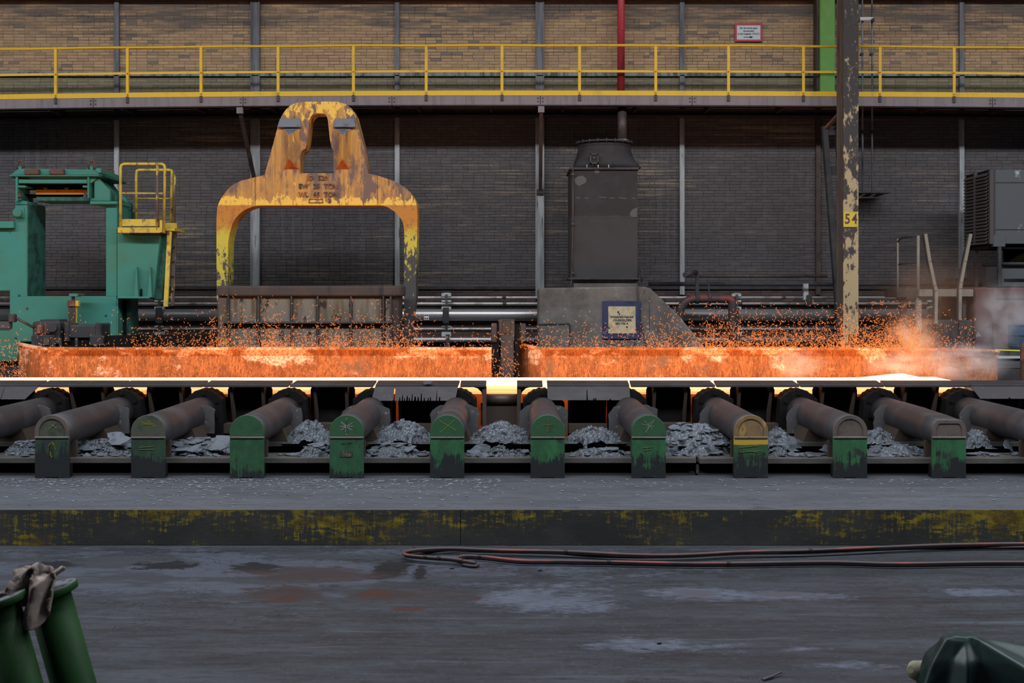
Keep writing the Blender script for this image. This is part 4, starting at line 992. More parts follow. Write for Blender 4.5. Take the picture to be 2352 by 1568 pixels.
YR = 24.0
g = thing('red_brown_machine', 'flaking red brown machine housing half hidden by steam', 'machine', P(2320,800,YR))
MB().pprism([(2238,662),(2262,659),(2275,661),(2300,660),(2480,660),(2480,900),(2238,900)], YR, YR+1.4).build('housing', m_redmach, g, bevel=.03)
MB().pbox(2290,2480,684.5,687,YR-.02,YR).build('lid_gap', m_black, g)
MB().pbox(2282,2290,740,800,YR-.06,YR).build('corner_strip', m_rust, g)
MB().pbox(2300,2480,610,660,YR+.2,YR+1.2).build('top_box', m_cab, g, bevel=.02)
MB().pbox(2308,2480,640,645,YR+.17,YR+.2).build('top_seam', m_black, g)
MB().pbox(2302,2480,602,610,YR+.1,YR+1.2).build('shelf', m_dark, g, bevel=.03)
o = MB().cyl(P(2371,640,YR+.5), P(2371,640,YR+1.1), .60, n=40).build('drum', m_ymotor, g, bevel=.02); o['label'] = 'dull yellow drum showing above the shelf'
MB().pbox(2308,2480,556,604,YR+1.12,YR+1.2).build('drum_recess', m_black, g)
g = thing('blue_drum', 'dull blue drum in the steam beside the red brown machine', 'drum', P(2345,800,22.6))
MB().cyl(P(2352,800,22.7), P(2352,745,22.7), .30, n=28).build('body', m_blue, g, bevel=.02)
for py in (748,770,795): MB().cyl(P(2352,py,22.7), P(2352,py-2.5,22.7), .315, n=28).build('hoop', m_blue, g)
MB().pbox(2320,2384,803,900,22.45,22.95).build('stand', m_dark, g)
g = thing('pale_beam', 'pale green grey beam low behind the end of the guide plate', 'beam', P(2320,845,22.6))
MB().pbox(2288,2480,822,845,22.35,22.44).build('web', m_cab, g); MB().pbox(2288,2480,818,823,22.3,22.44).build('flange', m_clamp, g)
MB().pbox(2288,2480,845,905,22.36,22.44).build('skirt', m_dark, g)
g = thing('tape_line', 'thin yellow tape stretched beyond the end of the guide plate', 'tape', P(2318,806,22.25))
MB().bar(P(2285,803,22.2), P(2400,806.5,22.25), .006, .026).build('tape', m_cord, g)
g = thing('rusty_stub_post', 'rusty round topped post at the right edge of the picture', 'post', P(2352,865,22.0))
mb = MB(); mb.tube([P(2352,900,21.95),P(2352,800,21.95),P(2352,790,21.95),P(2352,785,21.95)], [.075,.075,.06,.02], 14); mb.build('post', m_rust, g)

# ================================================================== HOT SLAB AND GUIDES
YS0, YS1, ZS0, ZS1 = 20.15, 21.58, 1.411, 1.605
mb = MB(); stn = [-400,1900,1960,2000,2040,2075,2105,2125,2145,2165,2183]
def nose(p):
    if p <= 1990: return 0
    if p <= 2105: t = (p-1990)/115; return .080*t*t*(3-2*t)
    t = min(1, (p-2105)/40); return .080+(-.068)*t*t*(3-2*t)
for i, p in enumerate(stn):
    x = PX(p, 20.8); z = nose(p)
    mb.v += [(x,YS0,ZS0+z*.6),(x,YS1,ZS0+z*.6),(x,YS1,ZS1+z),(x,YS0,ZS1+z)]
for i in range(len(stn)-1):
    for k in range(4): mb.face((i*4+k, i*4+(k+1)%4, i*4+4+(k+1)%4, i*4+4+k))
mb.face((3,2,1,0)); b = 4*(len(stn)-1); mb.face((b,b+1,b+2,b+3))
tag(mb.build('hot_slab', m_slab, bevel=.012, seg=2), 'glowing white hot steel slab lying along the roller line', 'steel slab')

def guide(lab, stations):
    prof = [(.06,-.74),(.06,0),(-.10,0),(-.115,-.015),(-.11,-.045),(0,-.065),(0,-.74)]
    g = thing('guide_plate', lab, 'guide plate', (stations[len(stations)//2][0], 21.75, 1.45))
    mb = MB(); n = len(prof)
    for X, Y, dz in stations: mb.v += [(X, Y+a, 2.187+dz+c*(1+dz*.4)) for a, c in prof]
    for i in range(len(stations)-1):
        for k in range(n): mb.face((i*n+k, i*n+(k+1)%n, (i+1)*n+(k+1)%n, (i+1)*n+k))
    mb.face(list(range(n))[::-1]); b = n*(len(stations)-1); mb.face([b+k for k in range(n)])
    mb.build('plate', m_guide, g)
    for X, Y, dz in stations[1:-1:2]:
        MB().box(X-.05, X+.05, Y+.06, Y+.2, .464, 2.1).build('back_strut', m_dark, g)
    return g
GY = 21.75
guide('longer of the two glowing orange guide plates, with its flared end by the green machine',
      [(PX(43,22.8),22.8,.045),(PX(70,22.25),22.25,.02),(PX(97,GY),GY,0),(PX(300,GY),GY,-.004),(PX(500,GY),GY,.0),(PX(700,GY),GY,.002),(PX(900,GY),GY,.0),(PX(1129,GY),GY,-.002)])
guide('orange guide plate beyond the dark post, fading to brown in the steam',
      [(PX(1191,22.5),22.5,.075),(PX(1216,22.1),22.1,.03),(PX(1242,GY),GY,.0),(PX(1500,GY),GY,.002),(PX(1800,GY),GY,-.004),(PX(2050,GY),GY,-.012),(PX(2200,GY),GY,-.03),(PX(2291,GY),GY,-.055)])

# ================================================================== ROLLER LINE
PXF = [(-86,), (119,'ring'), (340,'flat'), (567,'flat'), (796,'flat'), (1027,'flat'), (1258,'flat'), (1490,'flat'), (1725,'ring'), (1953,'ring'), (2180,'ring'), (2403,)]
YF0, RT, ZA = 16.7, .2555, 1.157
rf = MB(); rf.box(-13, 13, 21.65, 21.72, .06, 1.40)
tag(rf.build('rear_reflector_plate', m_rearreflector), 'added rusty reflector plate behind the rollers below the slab', 'plate')  # added to reflect the slab's orange through the guard slits
XS = [PX(p[0], YF0) for p in PXF]
roller = thing('table_roller', '', 'roller', (0, 20.0, .06), 'table rollers under the slab')
rr = MB().cyl((0,20.16,1.16), (0,21.6,1.16), .245, n=28).build('roll_body', m_brownpipe, roller)
bx = MB(); pts = [(-.34,.5),(.34,.5),(.34,1.34),(.33,1.38)] + [(.36*math.cos(a), 1.178+.36*math.sin(a)+.012*math.sin(a*23)) for a in [math.radians(32+116*k/14) for k in range(15)]] + [(-.33,1.38),(-.34,1.34)]
bx.prism(pts, 19.70, 20.1).build('bearing_housing', m_black, roller, bevel=.015)
MB().cyl((0,19.70,1.16), (0,19.62,1.16), .20, n=24).build('housing_cover', m_black, roller)
for k in range(6):
    a = math.radians(60*k+30); c = Vector((.27*math.cos(a), 19.70, 1.19+.27*math.sin(a))); MB().cyl(c, c-Vector((0,.03,0)), .03, n=8).build('cover_bolt', m_black, roller)
MB().box(-.32,.32,19.8,20.1,.06,.5).build('housing_foot', m_black, roller)
ords = ['first','second','third','fourth','fifth','sixth','seventh','eighth','ninth','tenth','eleventh','twelfth']
whereR = ['outside the left edge of the picture','behind the pedestal with the yellow arrow','behind the scratched olive end cap','behind the plain green end cap','behind the pedestal with the white chalk star','behind the green end cap with the yellow chalk cross','behind the faint chalk loop mark','behind the eight rayed chalk star','behind the yellow banded pedestal','behind the round brown ringed end cap','behind the dented flattened ring cap','beyond the dented flattened ring cap']
for i, X in enumerate(XS):
    o = roller if i == 0 else copy_tree(roller)
    o.location = (X, 20.0, .06)
    o['label'] = 'sooty table roller and black housing ' + whereR[i]

# drive shaft covers with their pedestals
CH = lambda *s: s
def strokes(mb, segs, x0, z0, y, wd):
    for a, b in segs:
        p, q = Vector((x0+a[0], y, z0+a[1])), Vector((x0+b[0], y, z0+b[1]))
        mb.bar(p, q, wd, .004, (0,1,0))
def jit(segs, n, amp, r):
    out = []
    for a, b in segs:
        for k in range(n):
            out.append(((a[0]+r.uniform(-amp,amp), a[1]+r.uniform(-amp,amp)), (b[0]+r.uniform(-amp,amp), b[1]+r.uniform(-amp,amp))))
    return out
covers = ['brown drive shaft cover running in from outside the left edge',
 'drive shaft cover with dark ringed end and yellow arrow on its pedestal',
 'drive shaft cover with a flat scratched olive end on a very dark green pedestal',
 'drive shaft cover with a plain flat green end and no chalk marks',
 'drive shaft cover with a white chalk star and the number plate 5075',
 'drive shaft cover with a yellow chalk cross on its flat green end',
 'drive shaft cover with a faint chalk loop on its flat green end',
 'drive shaft cover with an eight rayed chalk star on its flat green end',
 'drive shaft cover with an ochre ringed end above a yellow banded pedestal',
 'drive shaft cover with a brown round ringed end above a bright green worn pedestal',
 'drive shaft cover with a flattened ring on its dented end',
 'brown drive shaft cover running out past the right edge']
capm = [m_capbrown, m_capolive, m_capolive, m_capgreen, m_capgreen, m_capgreen, m_capgreen, m_capgreen, m_caporange, m_capbrown, m_capbrown, m_capbrown]
pedm = [m_ped, m_ped_dk, m_ped_dk, m_ped_full, m_ped_full, m_ped, m_ped, m_ped, m_ped_y, m_ped, m_ped, m_ped]
cr = random.Random(3)
for i, X in enumerate(XS):
    c = thing('drive_cover', covers[i], 'shaft cover', (X, YF0, .464), 'drive shaft covers on pedestals')
    flat = (i == 10)
    # the tube (the last one is dented flat on top at its near end)
    mb = MB(); n = 40; rings = [YF0+.012, YF0+.5, YF0+1.2, 18.75, 19.2, 19.56]
    for Y in rings:
        for k in range(n):
            a = 2*math.pi*k/n; x, z = RT*math.cos(a), RT*math.sin(a)
            if flat:
                lim = RT-.075*max(0, 1-(Y-YF0)/1.3); z = min(z, lim)
            mb.v.append((X+x, Y, ZA+z))
    for r_ in range(len(rings)-1):
        for k in range(n): mb.face((r_*n+k, r_*n+(k+1)%n, (r_+1)*n+(k+1)%n, (r_+1)*n+k), True)
    mb.face([k for k in range(n)][::-1]); mb.face([(len(rings)-1)*n+k for k in range(n)])
    mb.build('tube', m_tubeb, c)
    def dshape(r, zb, top=None):
        pts = [(X-r, zb)] + [(X+r*math.cos(a), ZA+r*math.sin(a)) for a in [math.pi-math.pi*k/24 for k in range(25)]] + [(X+r, zb)]
        if top is not None: pts = [(x, min(z, ZA+top)) for x, z in pts]
        return pts
    if i in (1,8,9,10):
        outer_, inner_ = dshape(RT+.004, 1.09, .185 if flat else None), dshape(RT-.062, 1.09, .125 if flat else None)
        mb = MB()
        for Y in (YF0-.004, YF0+.03):
            b = len(mb.v); mb.v += [(x,Y,z) for x, z in outer_+inner_]; m_ = len(outer_)
            for k in range(m_-1): mb.face((b+k,b+k+1,b+m_+k+1,b+m_+k))
        m_ = len(outer_)
        for k in range(m_-1): mb.face((k,k+1,2*m_+k+1,2*m_+k)); mb.face((m_+k,m_+k+1,3*m_+k+1,3*m_+k))
        mb.build('end_ring', capm[i] if i != 1 else m_capbrown, c, bevel=.006)
        MB().prism(dshape(RT-.066, 1.09, .12 if flat else None), YF0+.006, YF0+.02).build('end_disc', capm[i], c)
    else:
        MB().prism(dshape(RT+.003, 1.09), YF0-.004, YF0+.03).build('end_cap', capm[i], c, bevel=.006)
    MB().box(X-RT-.003, X+RT+.003, YF0-.012, YF0+.04, 1.064, 1.09).build('weld_seam', m_weld, c, bevel=.006)
    pd = MB(); pd.prism([(X-RT-.001,.464),(X-.10,.464),(X-.09,.474),(X+.09,.474),(X+.10,.464),(X+RT+.001,.464),(X+RT+.001,1.066),(X-RT-.001,1.066)], YF0, YF0+.045)
    pd.build('pedestal', pedm[i], c, bevel=.006)
    MB().box(X-.24, X+.24, YF0+.045, YF0+.19, .464, .66).build('pedestal_core', m_black, c)
    MB().box(X-.235, X+.235, 17.02, 17.10, .734, .99).build('rear_bracket', m_gusset, c)
    # crusted support plate near the far end
    r = random.Random(i*7+1)
    def edge(x, z, a=.012): return (x+r.uniform(-a,a), z+r.uniform(-a,a))
    L = -.41 if i in (0,4,5,6,7,8,9,10,11) else -.30
    Rr = .41 if i in (0,1,2,3,4,5,6,7) else .30
    pl = [(X+L,.86), *[edge(X+L, .86+.08*k) for k in range(1,5)], edge(X+L+.03,1.24), edge(X+L+.10,1.30), edge(X+L+.16,1.335), (X-.1,1.34), (X+.1,1.34),
          edge(X+Rr-.16,1.335), edge(X+Rr-.10,1.31), edge(X+Rr-.02,1.285), *[edge(X+Rr, .86+.08*k) for k in range(5,0,-1)], (X+Rr,.86)]
    MB().prism(pl, 18.88, 18.92).build('support_plate', m_scaleplate, c)
    MB().prism([(X-.30,.81),(X+.30,.81),(X+.22,1.0),(X+.16,1.06),(X-.16,1.06),(X-.22,1.0)], 18.25, 18.88).build('saddle', m_gusset, c)
    # chalk marks
    y = YF0-.006
    def chalk(segs, mm, n=1, amp=0, wd=.005, zc=1.245):
        mb = MB(); strokes(mb, jit(segs, n, amp, cr), X, zc, y, wd); o = mb.build('chalk_mark', mm, c); return o
    star = [((.0,-.09),(.0,.10)),((-.09,-.06),(.09,.06)),((-.09,.06),(.09,-.06)),((-.1,.0),(.1,.0))]
    if i == 1:
        chalk([((0,.10),(-.012,-.10)),((-.01,.10),(.0,-.12))], m_chalky, 5, .010, .005, .90); chalk([((0,.11),(-.055,.045)),((.0,.11),(.025,.07)),((.02,.10),(.06,-.02))], m_chalky, 2, .004, .006, .90)
        chalk([((-.05,-.04),(.06,.06)),((.0,.03),(.07,-.03))], m_chalky, 1, 0, .003)
    if i == 2: chalk([((-.10,.03),(.12,-.01)),((-.02,.05),(.10,-.03)),((-.08,-.01),(.07,.04)),((-.02,.0),(.11,.02))], m_chalky, 2, .012, .003, 1.27); chalk([((-.14,.0),(.08,.01)),((-.13,-.03),(.09,-.03))], m_chalky, 1, .004, .003, .93)
    if i == 4: chalk(star, m_chalkw, 2, .014, .004); chalk([((0,-.13),(.0,.12))], m_chalkw, 6, .010, .005); chalk([((-.08,.02),(-.02,.02)),((.0,.03),(.08,.03)),((.03,.03),(.02,-.04))], m_capolive, 1, 0, .006, .97)
    if i == 5: chalk([((-.12,.09),(.13,-.06)),((.12,.10),(-.02,-.02)),((-.02,-.02),(-.09,-.09)),((-.09,-.09),(-.11,-.075))], m_chalky, 1, .001, .005)
    if i == 6: chalk([((.01,.11),(-.015,-.08)),((-.015,-.08),(.005,-.07)),((.005,-.07),(.02,.04)),((-.07,.02),(.09,.03))], m_chalky, 1, .001, .0028)
    if i == 7: chalk([((-.07,.09),(.06,-.05)),((.09,.10),(-.05,-.09)),((-.10,.03),(.08,-.01)),((.0,.04),(-.02,-.06)),((.0,.03),(.05,.07))], m_chalkw, 1, .004, .004); chalk([((-.10,.0),(.06,.0)),((-.06,-.04),(.05,-.03)),((-.03,.03),(-.02,-.1))], m_chalky, 1, .01, .0018, .93)
    if i == 8: chalk([((-.18,.0),(.1,.03)),((-.18,-.08),(.16,-.05)),((-.1,-.04),(.12,-.08))], m_chalky, 1, .006, .002, .93)
    if i == 4:
        q = MB(); q.box(X-.078, X+.078, YF0-.008, YF0, .79, .862); q.build('number_plate', m_redplate, c)
        text('numeral', '5075', .095, (X, YF0-.0085, .826), m_ink, c, .001, .001)

# long beams carrying the covers
def ibeam(lab, x0, x1, y0, y1, zt, tf, zb, name='long_beam'):
    g = thing(name, lab, 'beam', ((x0+x1)/2, y0, zb))
    MB().box(x0, x1, y0, y1, zt-tf, zt).build('top_flange', m_beam, g, bevel=.006)
    ym = (y0+y1)/2+.1
    MB().box(x0, x1, ym, ym+.03, zb, zt-tf).build('web', m_black, g)
    MB().box(x0, x1, y0+.08, y1, zb, zb+.03).build('bottom_flange', m_beam, g)
XJ = PX(1604, 16.95)
ibeam('long dirty I beam ledge behind the pedestals, ending at the joint', -13, XJ-.035, 16.93, 17.5, .734, .08, .464)
ibeam('dirty I beam ledge beyond the joint, behind the brown ended pedestals', XJ+.01, 13, 16.90, 17.5, .734, .085, .464)
ibeam('second long beam further back, under the crusted support plates', -13, 13, 18.2, 18.75, .806, .075, .06)
tag(MB().box(-13,13,19.0,19.3,.06,.72).build('rear_sill', m_black), 'black low sill in front of the bearing housings', 'sill')
o = MB(); o.prism([(XJ-.02,.62),(XJ+.012,.62),(XJ+.02,.54),(XJ+.0,.47),(XJ-.025,.50),(XJ-.03,.56)], 16.99, 17.03)
tag(o.build('slag_drip', m_scale), 'crusty grey slag drip hanging in the beam joint', 'slag')

# side guards between the rollers
def side_guard(pxa, pxb, lab, kind, legs=(), bev=(0,0), zoff=0.0):
    g = thing('side_guard', lab, 'guard', (PX((pxa+pxb)/2,19.75), 19.75, .9), 'side guards along the slab')
    Yf, Yb = 19.74, 20.02
    zf, zk = PZ(883.5,Yf)+zoff, PZ(873,Yb)+zoff
    xa, xb = PX(pxa,Yf), PX(pxb,Yf)
    mb = MB(); t = .045
    a1, b1 = xa+bev[0], xb+bev[1]
    mb.hexa([(xa,Yf,zf-t),(xb,Yf,zf-t),(b1,Yb,zk-t),(a1,Yb,zk-t),(xa,Yf,zf),(xb,Yf,zf),(b1,Yb,zk),(a1,Yb,zk)])
    mb.build('top_plate', m_guard, g, bevel=.006)
    return g, xa, xb, zf, zk
def wheelmid(i): return (XS[i]+XS[i+1])/2
def gussets(g, xs, zf):
    for x in xs:
        MB().prism([(19.78, zf-.045), (20.06, zf-.045), (20.06, .90), (20.00, .90)], x-.027, x+.027, 'x').build('gusset', m_gusset, g, bevel=.004)
def backpanel(g, x0, x1, zt):
    r = .07
    pts = [(x0,.62),(x1,.62),(x1,zt-r),(x1-.02,zt-.02),(x1-r,zt),(x0+r,zt),(x0+.02,zt-.02),(x0,zt-r)]
    MB().prism([(p[0]+(0), p[1]) for p in pts], 20.05, 20.09).build('back_panel', m_black, g)
    MB().prism([(x0+.0,.75),(x1,.75),(x1,.92),(x0,.92)], 19.75, 20.05).build('panel_shelf', m_gusset, g)
SG = [(90.5,281.5,1,'plain side guard nearest the apron plate at the left edge'), (279,465,2,'plain side guard over the olive capped shaft cover'), (466.5,662,3,'side guard with an arched front edge over the plain green capped cover'),
      (665.5,857,4,'plain side guard beside the torn apron guard'), (1449.5,1643,8,'plain side guard next to the unbroken grey apron guard'), (1645.5,1836.5,9,'plain side guard behind the yellow banded pedestal'),
      (1838.5,2031,10,'speckled side guard over the round ringed brown cover'), (2033,2228,11,'last plain side guard before the pale apron at the right')]
for pa_, pb_, wi, lab in SG:
    g, xa, xb, zf, zk = side_guard(pa_, pb_, lab, 'plain', bev=(.07 if pa_ < CX else -.0, .03 if pb_ < CX else -.05))
    xc = wheelmid(wi-1)
    backpanel(g, xc-.40, xc+.40, zf-.045); gussets(g, (xc-.28, xc+.28), zf)
def apron(g, xa, xb, zf, drop, cuts, xa2, xb2, m=None):
    """plate hanging down in front of a guard; cuts are slots/teeth as (px, halfwidth, depth from bottom)"""
    Yf = 19.72
    z0, z1 = zf-.03, zf-.03-drop
    bottom = []
    for px, hw_, dep in sorted(cuts):
        x = PX(px, Yf); w_ = hw_/F*Yf
        bottom += [(x-w_, z1), (x-w_*.6, z1+dep), (x+w_*.6, z1+dep), (x+w_, z1)]
    poly = [(xa+xa2, z1)] + bottom + [(xb+xb2, z1), (xb, z0), (xa, z0)]
    b = len(poly); mb = MB(); n = len(poly)
    def yo(z): return Yf - .16*(z0-z)/drop
    mb.v += [(x, yo(z), z) for x, z in poly] + [(x, yo(z)+.035, z) for x, z in poly]
    for k in range(n): j = (k+1) % n; mb.face((k,j,n+j,n+k))
    tri = tessellate_polygon([[(x,z,0) for x, z in poly]])
    for t in tri: mb.face(t); mb.face([n+q for q in t])
    return mb.build('apron', m or m_guard, g)
g, xa, xb, zf, zk = side_guard(862, 1052, 'side guard with a torn and ragged hanging apron', 'apron', bev=(.02,.02))
apron(g, xa, xb, zf, .235, [(907,2.2,.20),(920,1.5,.06),(926,1.6,.09),(931,1.4,.05),(937,2,.08),(942,1.6,.05),(948,1.4,.11),(955,2.4,.07),(962,2,.06),(969,1.6,.12),(976,1.5,.05),(985,1.4,.05),(990,1.5,.06),(1004,1.1,.19),(1011,1.6,.09)], -.05, -.04)
xc = wheelmid(4); backpanel(g, -2.04, -1.335, zf-.1); backpanel(g, -2.20, -2.10, zf-.3); backpanel(g, -1.305, -1.20, zf-.3); gussets(g, (-2.01, -1.37), zf)
MB().pprism([(971,877),(982,874.5),(990,873),(993,877),(988,881),(976,883)], 19.70, 19.73).build('pale_scale_patch', m_flake, g)
g, xa, xb, zf, zk = side_guard(1257, 1445.5, 'side guard with an unbroken grey apron slotted once in the middle', 'apron', bev=(0,0))
apron(g, xa, xb, zf, .225, [(1347.5,1.4,.17),(1363,1.8,.03),(1367,1.5,.035),(1400,1.8,.02)], 0, 0)
xc = wheelmid(6); backpanel(g, 1.01, 1.695, zf-.1); backpanel(g, .84, .95, zf-.3); backpanel(g, 1.735, 1.83, zf-.3); gussets(g, (1.05, 1.66), zf)
g, xa, xb, zf, zk = side_guard(-420, 89.5, 'side guard with a wide apron at the left edge of the picture', 'apron', bev=(0,.03))
apron(g, xa, xb, zf, .21, [(11,.8,.2)], 0, -.17); backpanel(g, -12.5, -8.62, zf-.1); gussets(g, (-8.78, -9.35), zf)
g, xa, xb, zf, zk = side_guard(2229, 2800, 'pale side guard with a sloping apron at the right edge of the picture', 'apron', bev=(-.05,0))
apron(g, xa, xb, zf, .20, [(2310,2.5,.02)], .10, 0); backpanel(g, 8.38, 12.5, zf-.1); gussets(g, (8.55, 9.1), zf)
for pa_, pb_, lx, lab in ((1057,1116.5,1112.5,'short side guard with one leg, beside the torn apron'), (1187.5,1246.5,1192,'short side guard with one leg, beside the unbroken apron')):
    g, xa, xb, zf, zk = side_guard(pa_, pb_, lab, 'short')
    x = PX(lx, 19.78); s_ = 1 if lx < CX else -1
    MB().box(x-.035, x+.035, 19.77, 20.05, .86, zf-.045).build('leg', m_gusset, g, bevel=.006)
    MB().prism([(x-s_*.03, zf-.045), (x-s_*.20, zf-.045), (x-s_*.12, zf-.07), (x-s_*.06, zf-.13), (x-s_*.03, zf-.22)], 19.80, 19.86).build('corner_gusset', m_gusset, g)
    MB().box(x-s_*.05-.02 if s_ > 0 else x+.03, x-.03 if s_ > 0 else x+.09, 20.02, 20.06, .86, zf-.35).build('side_web', m_gusset, g)
g = thing('cross_beam', 'rounded dark cross beam and plate in the gap between the short guards', 'beam', (PX(1152,20), 20.05, .8))
xa, xb = PX(1116,20.0), PX(1188,20.0)
MB().cyl((xa,20.05,PZ(918,20)), (xb,20.05,PZ(918,20)), .105, n=20).build('round_beam', m_brownpipe, g)
MB().box(xa, xb, 20.0, 20.06, PZ(980,20), PZ(931,20)).build('plate', m_gusset, g)
MB().box(xa, xb, 19.7, 20.06, PZ(975,20)-.12, PZ(975,20)).build('shelf', m_gusset, g)

# ================================================================== MILL SCALE
def heap(px, py_top, hwpx, Y, ry, z0, lab, seed, rough=.5, drape=0.0):
    X = PX(px, Y); rx = hwpx/F*Y; hgt = PZ(py_top, Y)-z0
    n, m = 110, 48; mb = MB()
    for j in range(m+1):
        for i in range(n+1):
            u, v = -1+2*i/n, -1+2*j/m
            r = math.sqrt(u*u+v*v*.9)
            nz = mnoise.fractal(Vector((u*2.2+seed*3.7, v*2.2, seed)), 1.0, 2.0, 4)
            f2 = mnoise.fractal(Vector((u*9+seed, v*9, seed*2)), .9, 2.0, 3)
            h_ = max(0, 1-r*r*(1+.35*nz))**1.1
            f3 = mnoise.noise(Vector((u*26+seed, v*22, seed*3)))
            z = z0-.01 + hgt*h_*(1+.22*nz) + (.075*rough*f2+.016*f3)*min(1, h_*3)
            if h_ <= 0: z = z0-.02
            mb.v.append((X+u*rx*1.15+.02*f2, Y+v*ry, z))
    for j in range(m):
        for i in range(n): a = j*(n+1)+i; mb.face((a,a+1,a+n+2,a+n+1))
    return tag(mb.build('scale_heap', m_scale), lab, 'mill scale', 'heaps of mill scale between the pedestals', 'stuff')
Z2, Z1, YA, YBk = .806, .734, 17.26, 18.42
H_ = [(712,966,50,YBk,.28,Z2,'crusty scale heap on the rear beam just beside the plain green end cap'),
      (728,1020,44,YA,.24,Z1,'low scale heap on the front ledge just beside the plain green end cap'),
      (927,966,66,YBk,.30,Z2,'big crusty scale heap on the rear beam between the chalk star and the chalk cross'),
      (903,1022,68,YA,.26,Z1,'low flaky scale heap on the front ledge between the chalk star and the chalk cross'),
      (1150,969,72,YBk,.30,Z2,'big crusty scale heap on the rear beam between the chalk cross and the chalk loop'),
      (1145,1024,28,YA,.18,Z1,'small round scale heap on the front ledge between the chalk cross and the chalk loop'),
      (1180,1034,40,YA,.2,Z1,'flat spill of scale beside the small round heap'),
      (1362,980,64,YBk,.28,Z2,'crusty scale heap on the rear beam between the chalk loop and the eight rayed star'),
      (1378,1028,66,YA,.24,Z1,'low dripping scale heap on the front ledge between the chalk loop and the eight rayed star'),
      (1590,974,92,17.75,.62,.74,'largest scale heap, full of flakes, left of the yellow banded pedestal'),
      (1785,982,34,18.0,.35,Z2-.05,'small bright scale heap just right of the yellow banded pedestal'),
      (1782,1022,26,YA,.2,Z1,'small scale heap on the front ledge just right of the yellow banded pedestal'),
      (2012,984,40,18.4,.3,Z2,'crusty scale heap on the rear beam right of the round brown ring'),
      (2050,1020,66,17.4,.36,Z1,'dark low scale heap on the front ledge between the two brown ringed pedestals'),
      (2240,985,30,18.2,.3,Z2-.05,'small scale heap right of the flattened ring pedestal'),
      (232,1012,64,17.7,.60,Z1,'flat bed of scale right of the pedestal with the yellow arrow'),
      (452,1008,76,17.7,.62,Z1,'flat bed of scale right of the scratched olive pedestal'),
      (60,1012,40,17.7,.5,Z1,'bed of scale at the left edge of the picture'),
      (880,978,22,18.9,.12,.80,'scale stuck to the foot of the support plate behind the chalk star')]
for k, a in enumerate(H_): heap(*a, seed=k+1)

fr = random.Random(77)
def flake(c, size, tilt, yaw, lab, grp, m=None, el=1.5, into=None):
    n = 9 if into else 12; mb = into or MB(); rs = [size*(.45+.75*fr.random()) for _ in range(n)]
    Mx = Matrix.Rotation(yaw,4,'Z') @ Matrix.Rotation(tilt,4,'X')
    b = len(mb.v)
    for dz in (0, .010):
        for k in range(n):
            a = 2*math.pi*k/n
            v = Mx @ Vector((rs[k]*math.cos(a)*el, rs[k]*math.sin(a), dz+.03*math.sin(a*2)*size)); mb.v.append(tuple(c+v))
    for k in range(n): j = (k+1) % n; mb.face((b+k,b+j,b+n+j,b+n+k))
    mb.face([b+k for k in range(n)][::-1]); mb.face([b+n+k for k in range(n)])
    if into: return None
    return tag(mb.build('scale_flake', m or m_flake), lab, 'mill scale', grp)
# flakes lying on the beds; (px range, py range, count)
FB = [((165,300),(1005,1044),26,'grey slate like scale flake in the bay right of the yellow arrow pedestal'),
      ((392,522),(1000,1046),28,'grey slate like scale flake in the bay right of the scratched olive pedestal'),
      ((40,80),(1018,1044),6,'grey scale flake in the bay at the left edge of the picture'),
      ((640,752),(1036,1046),7,'grey scale flake on the front ledge left of the chalk star pedestal'),
      ((842,980),(1034,1047),9,'grey scale flake on the front ledge right of the chalk star pedestal'),
      ((1075,1210),(1040,1048),6,'grey scale flake on the front ledge right of the chalk cross pedestal'),
      ((1310,1440),(1038,1048),5,'grey scale flake on the front ledge right of the chalk loop pedestal'),
      ((1535,1675),(985,1046),40,'grey scale flake on the largest heap left of the yellow banded pedestal'),
      ((1772,1900),(1036,1046),8,'grey scale flake on the front ledge right of the yellow banded pedestal'),
      ((1998,2130),(1020,1046),12,'grey scale flake between the two brown ringed pedestals'),
      ((2225,2340),(1034,1045),6,'grey scale flake right of the flattened ring pedestal')]
dg = bpy.context.evaluated_depsgraph_get()
heaps = [o for o in bpy.data.objects if o.name.startswith('scale_heap')]
from mathutils.bvhtree import BVHTree
trees = [BVHTree.FromPolygons([v.co.copy() for v in o.data.vertices], [tuple(p.vertices) for p in o.data.polygons]) for o in heaps]
def ground(x, y, z0):
    best = z0
    for t in trees:
        h_ = t.ray_cast(Vector((x,y,5)), Vector((0,0,-1)))
        if h_[0] is not None: best = max(best, h_[0].z)
    return best
for (xa, xb), (ya, yb), n, lab in FB:
    small = MB(); n = n*3
    for k in range(n):
        py = fr.uniform(ya, yb); Y = 17.02 + (yb-py)/max(1,(1047-1000))*1.15 + fr.uniform(0,.1)
        px = fr.uniform(xa, xb); x = PX(px, Y)
        s = fr.uniform(.02,.05) if k % 6 else fr.uniform(.06,.11)
        z = ground(x, Y, .734 if Y < 17.5 else .74)
        flake(Vector((x, Y, z+.010+s*.12)), s, fr.uniform(-.1,.55), fr.uniform(-.8,.8), lab, 'flakes: '+lab, into=None if k % 6 == 0 else small)
    if small.v: tag(small.build('scale_crumbs', m_flake), lab.replace('scale flake','scale crumbs',1).replace('grey','small grey',1), 'mill scale', 'crumbs of mill scale', 'stuff')
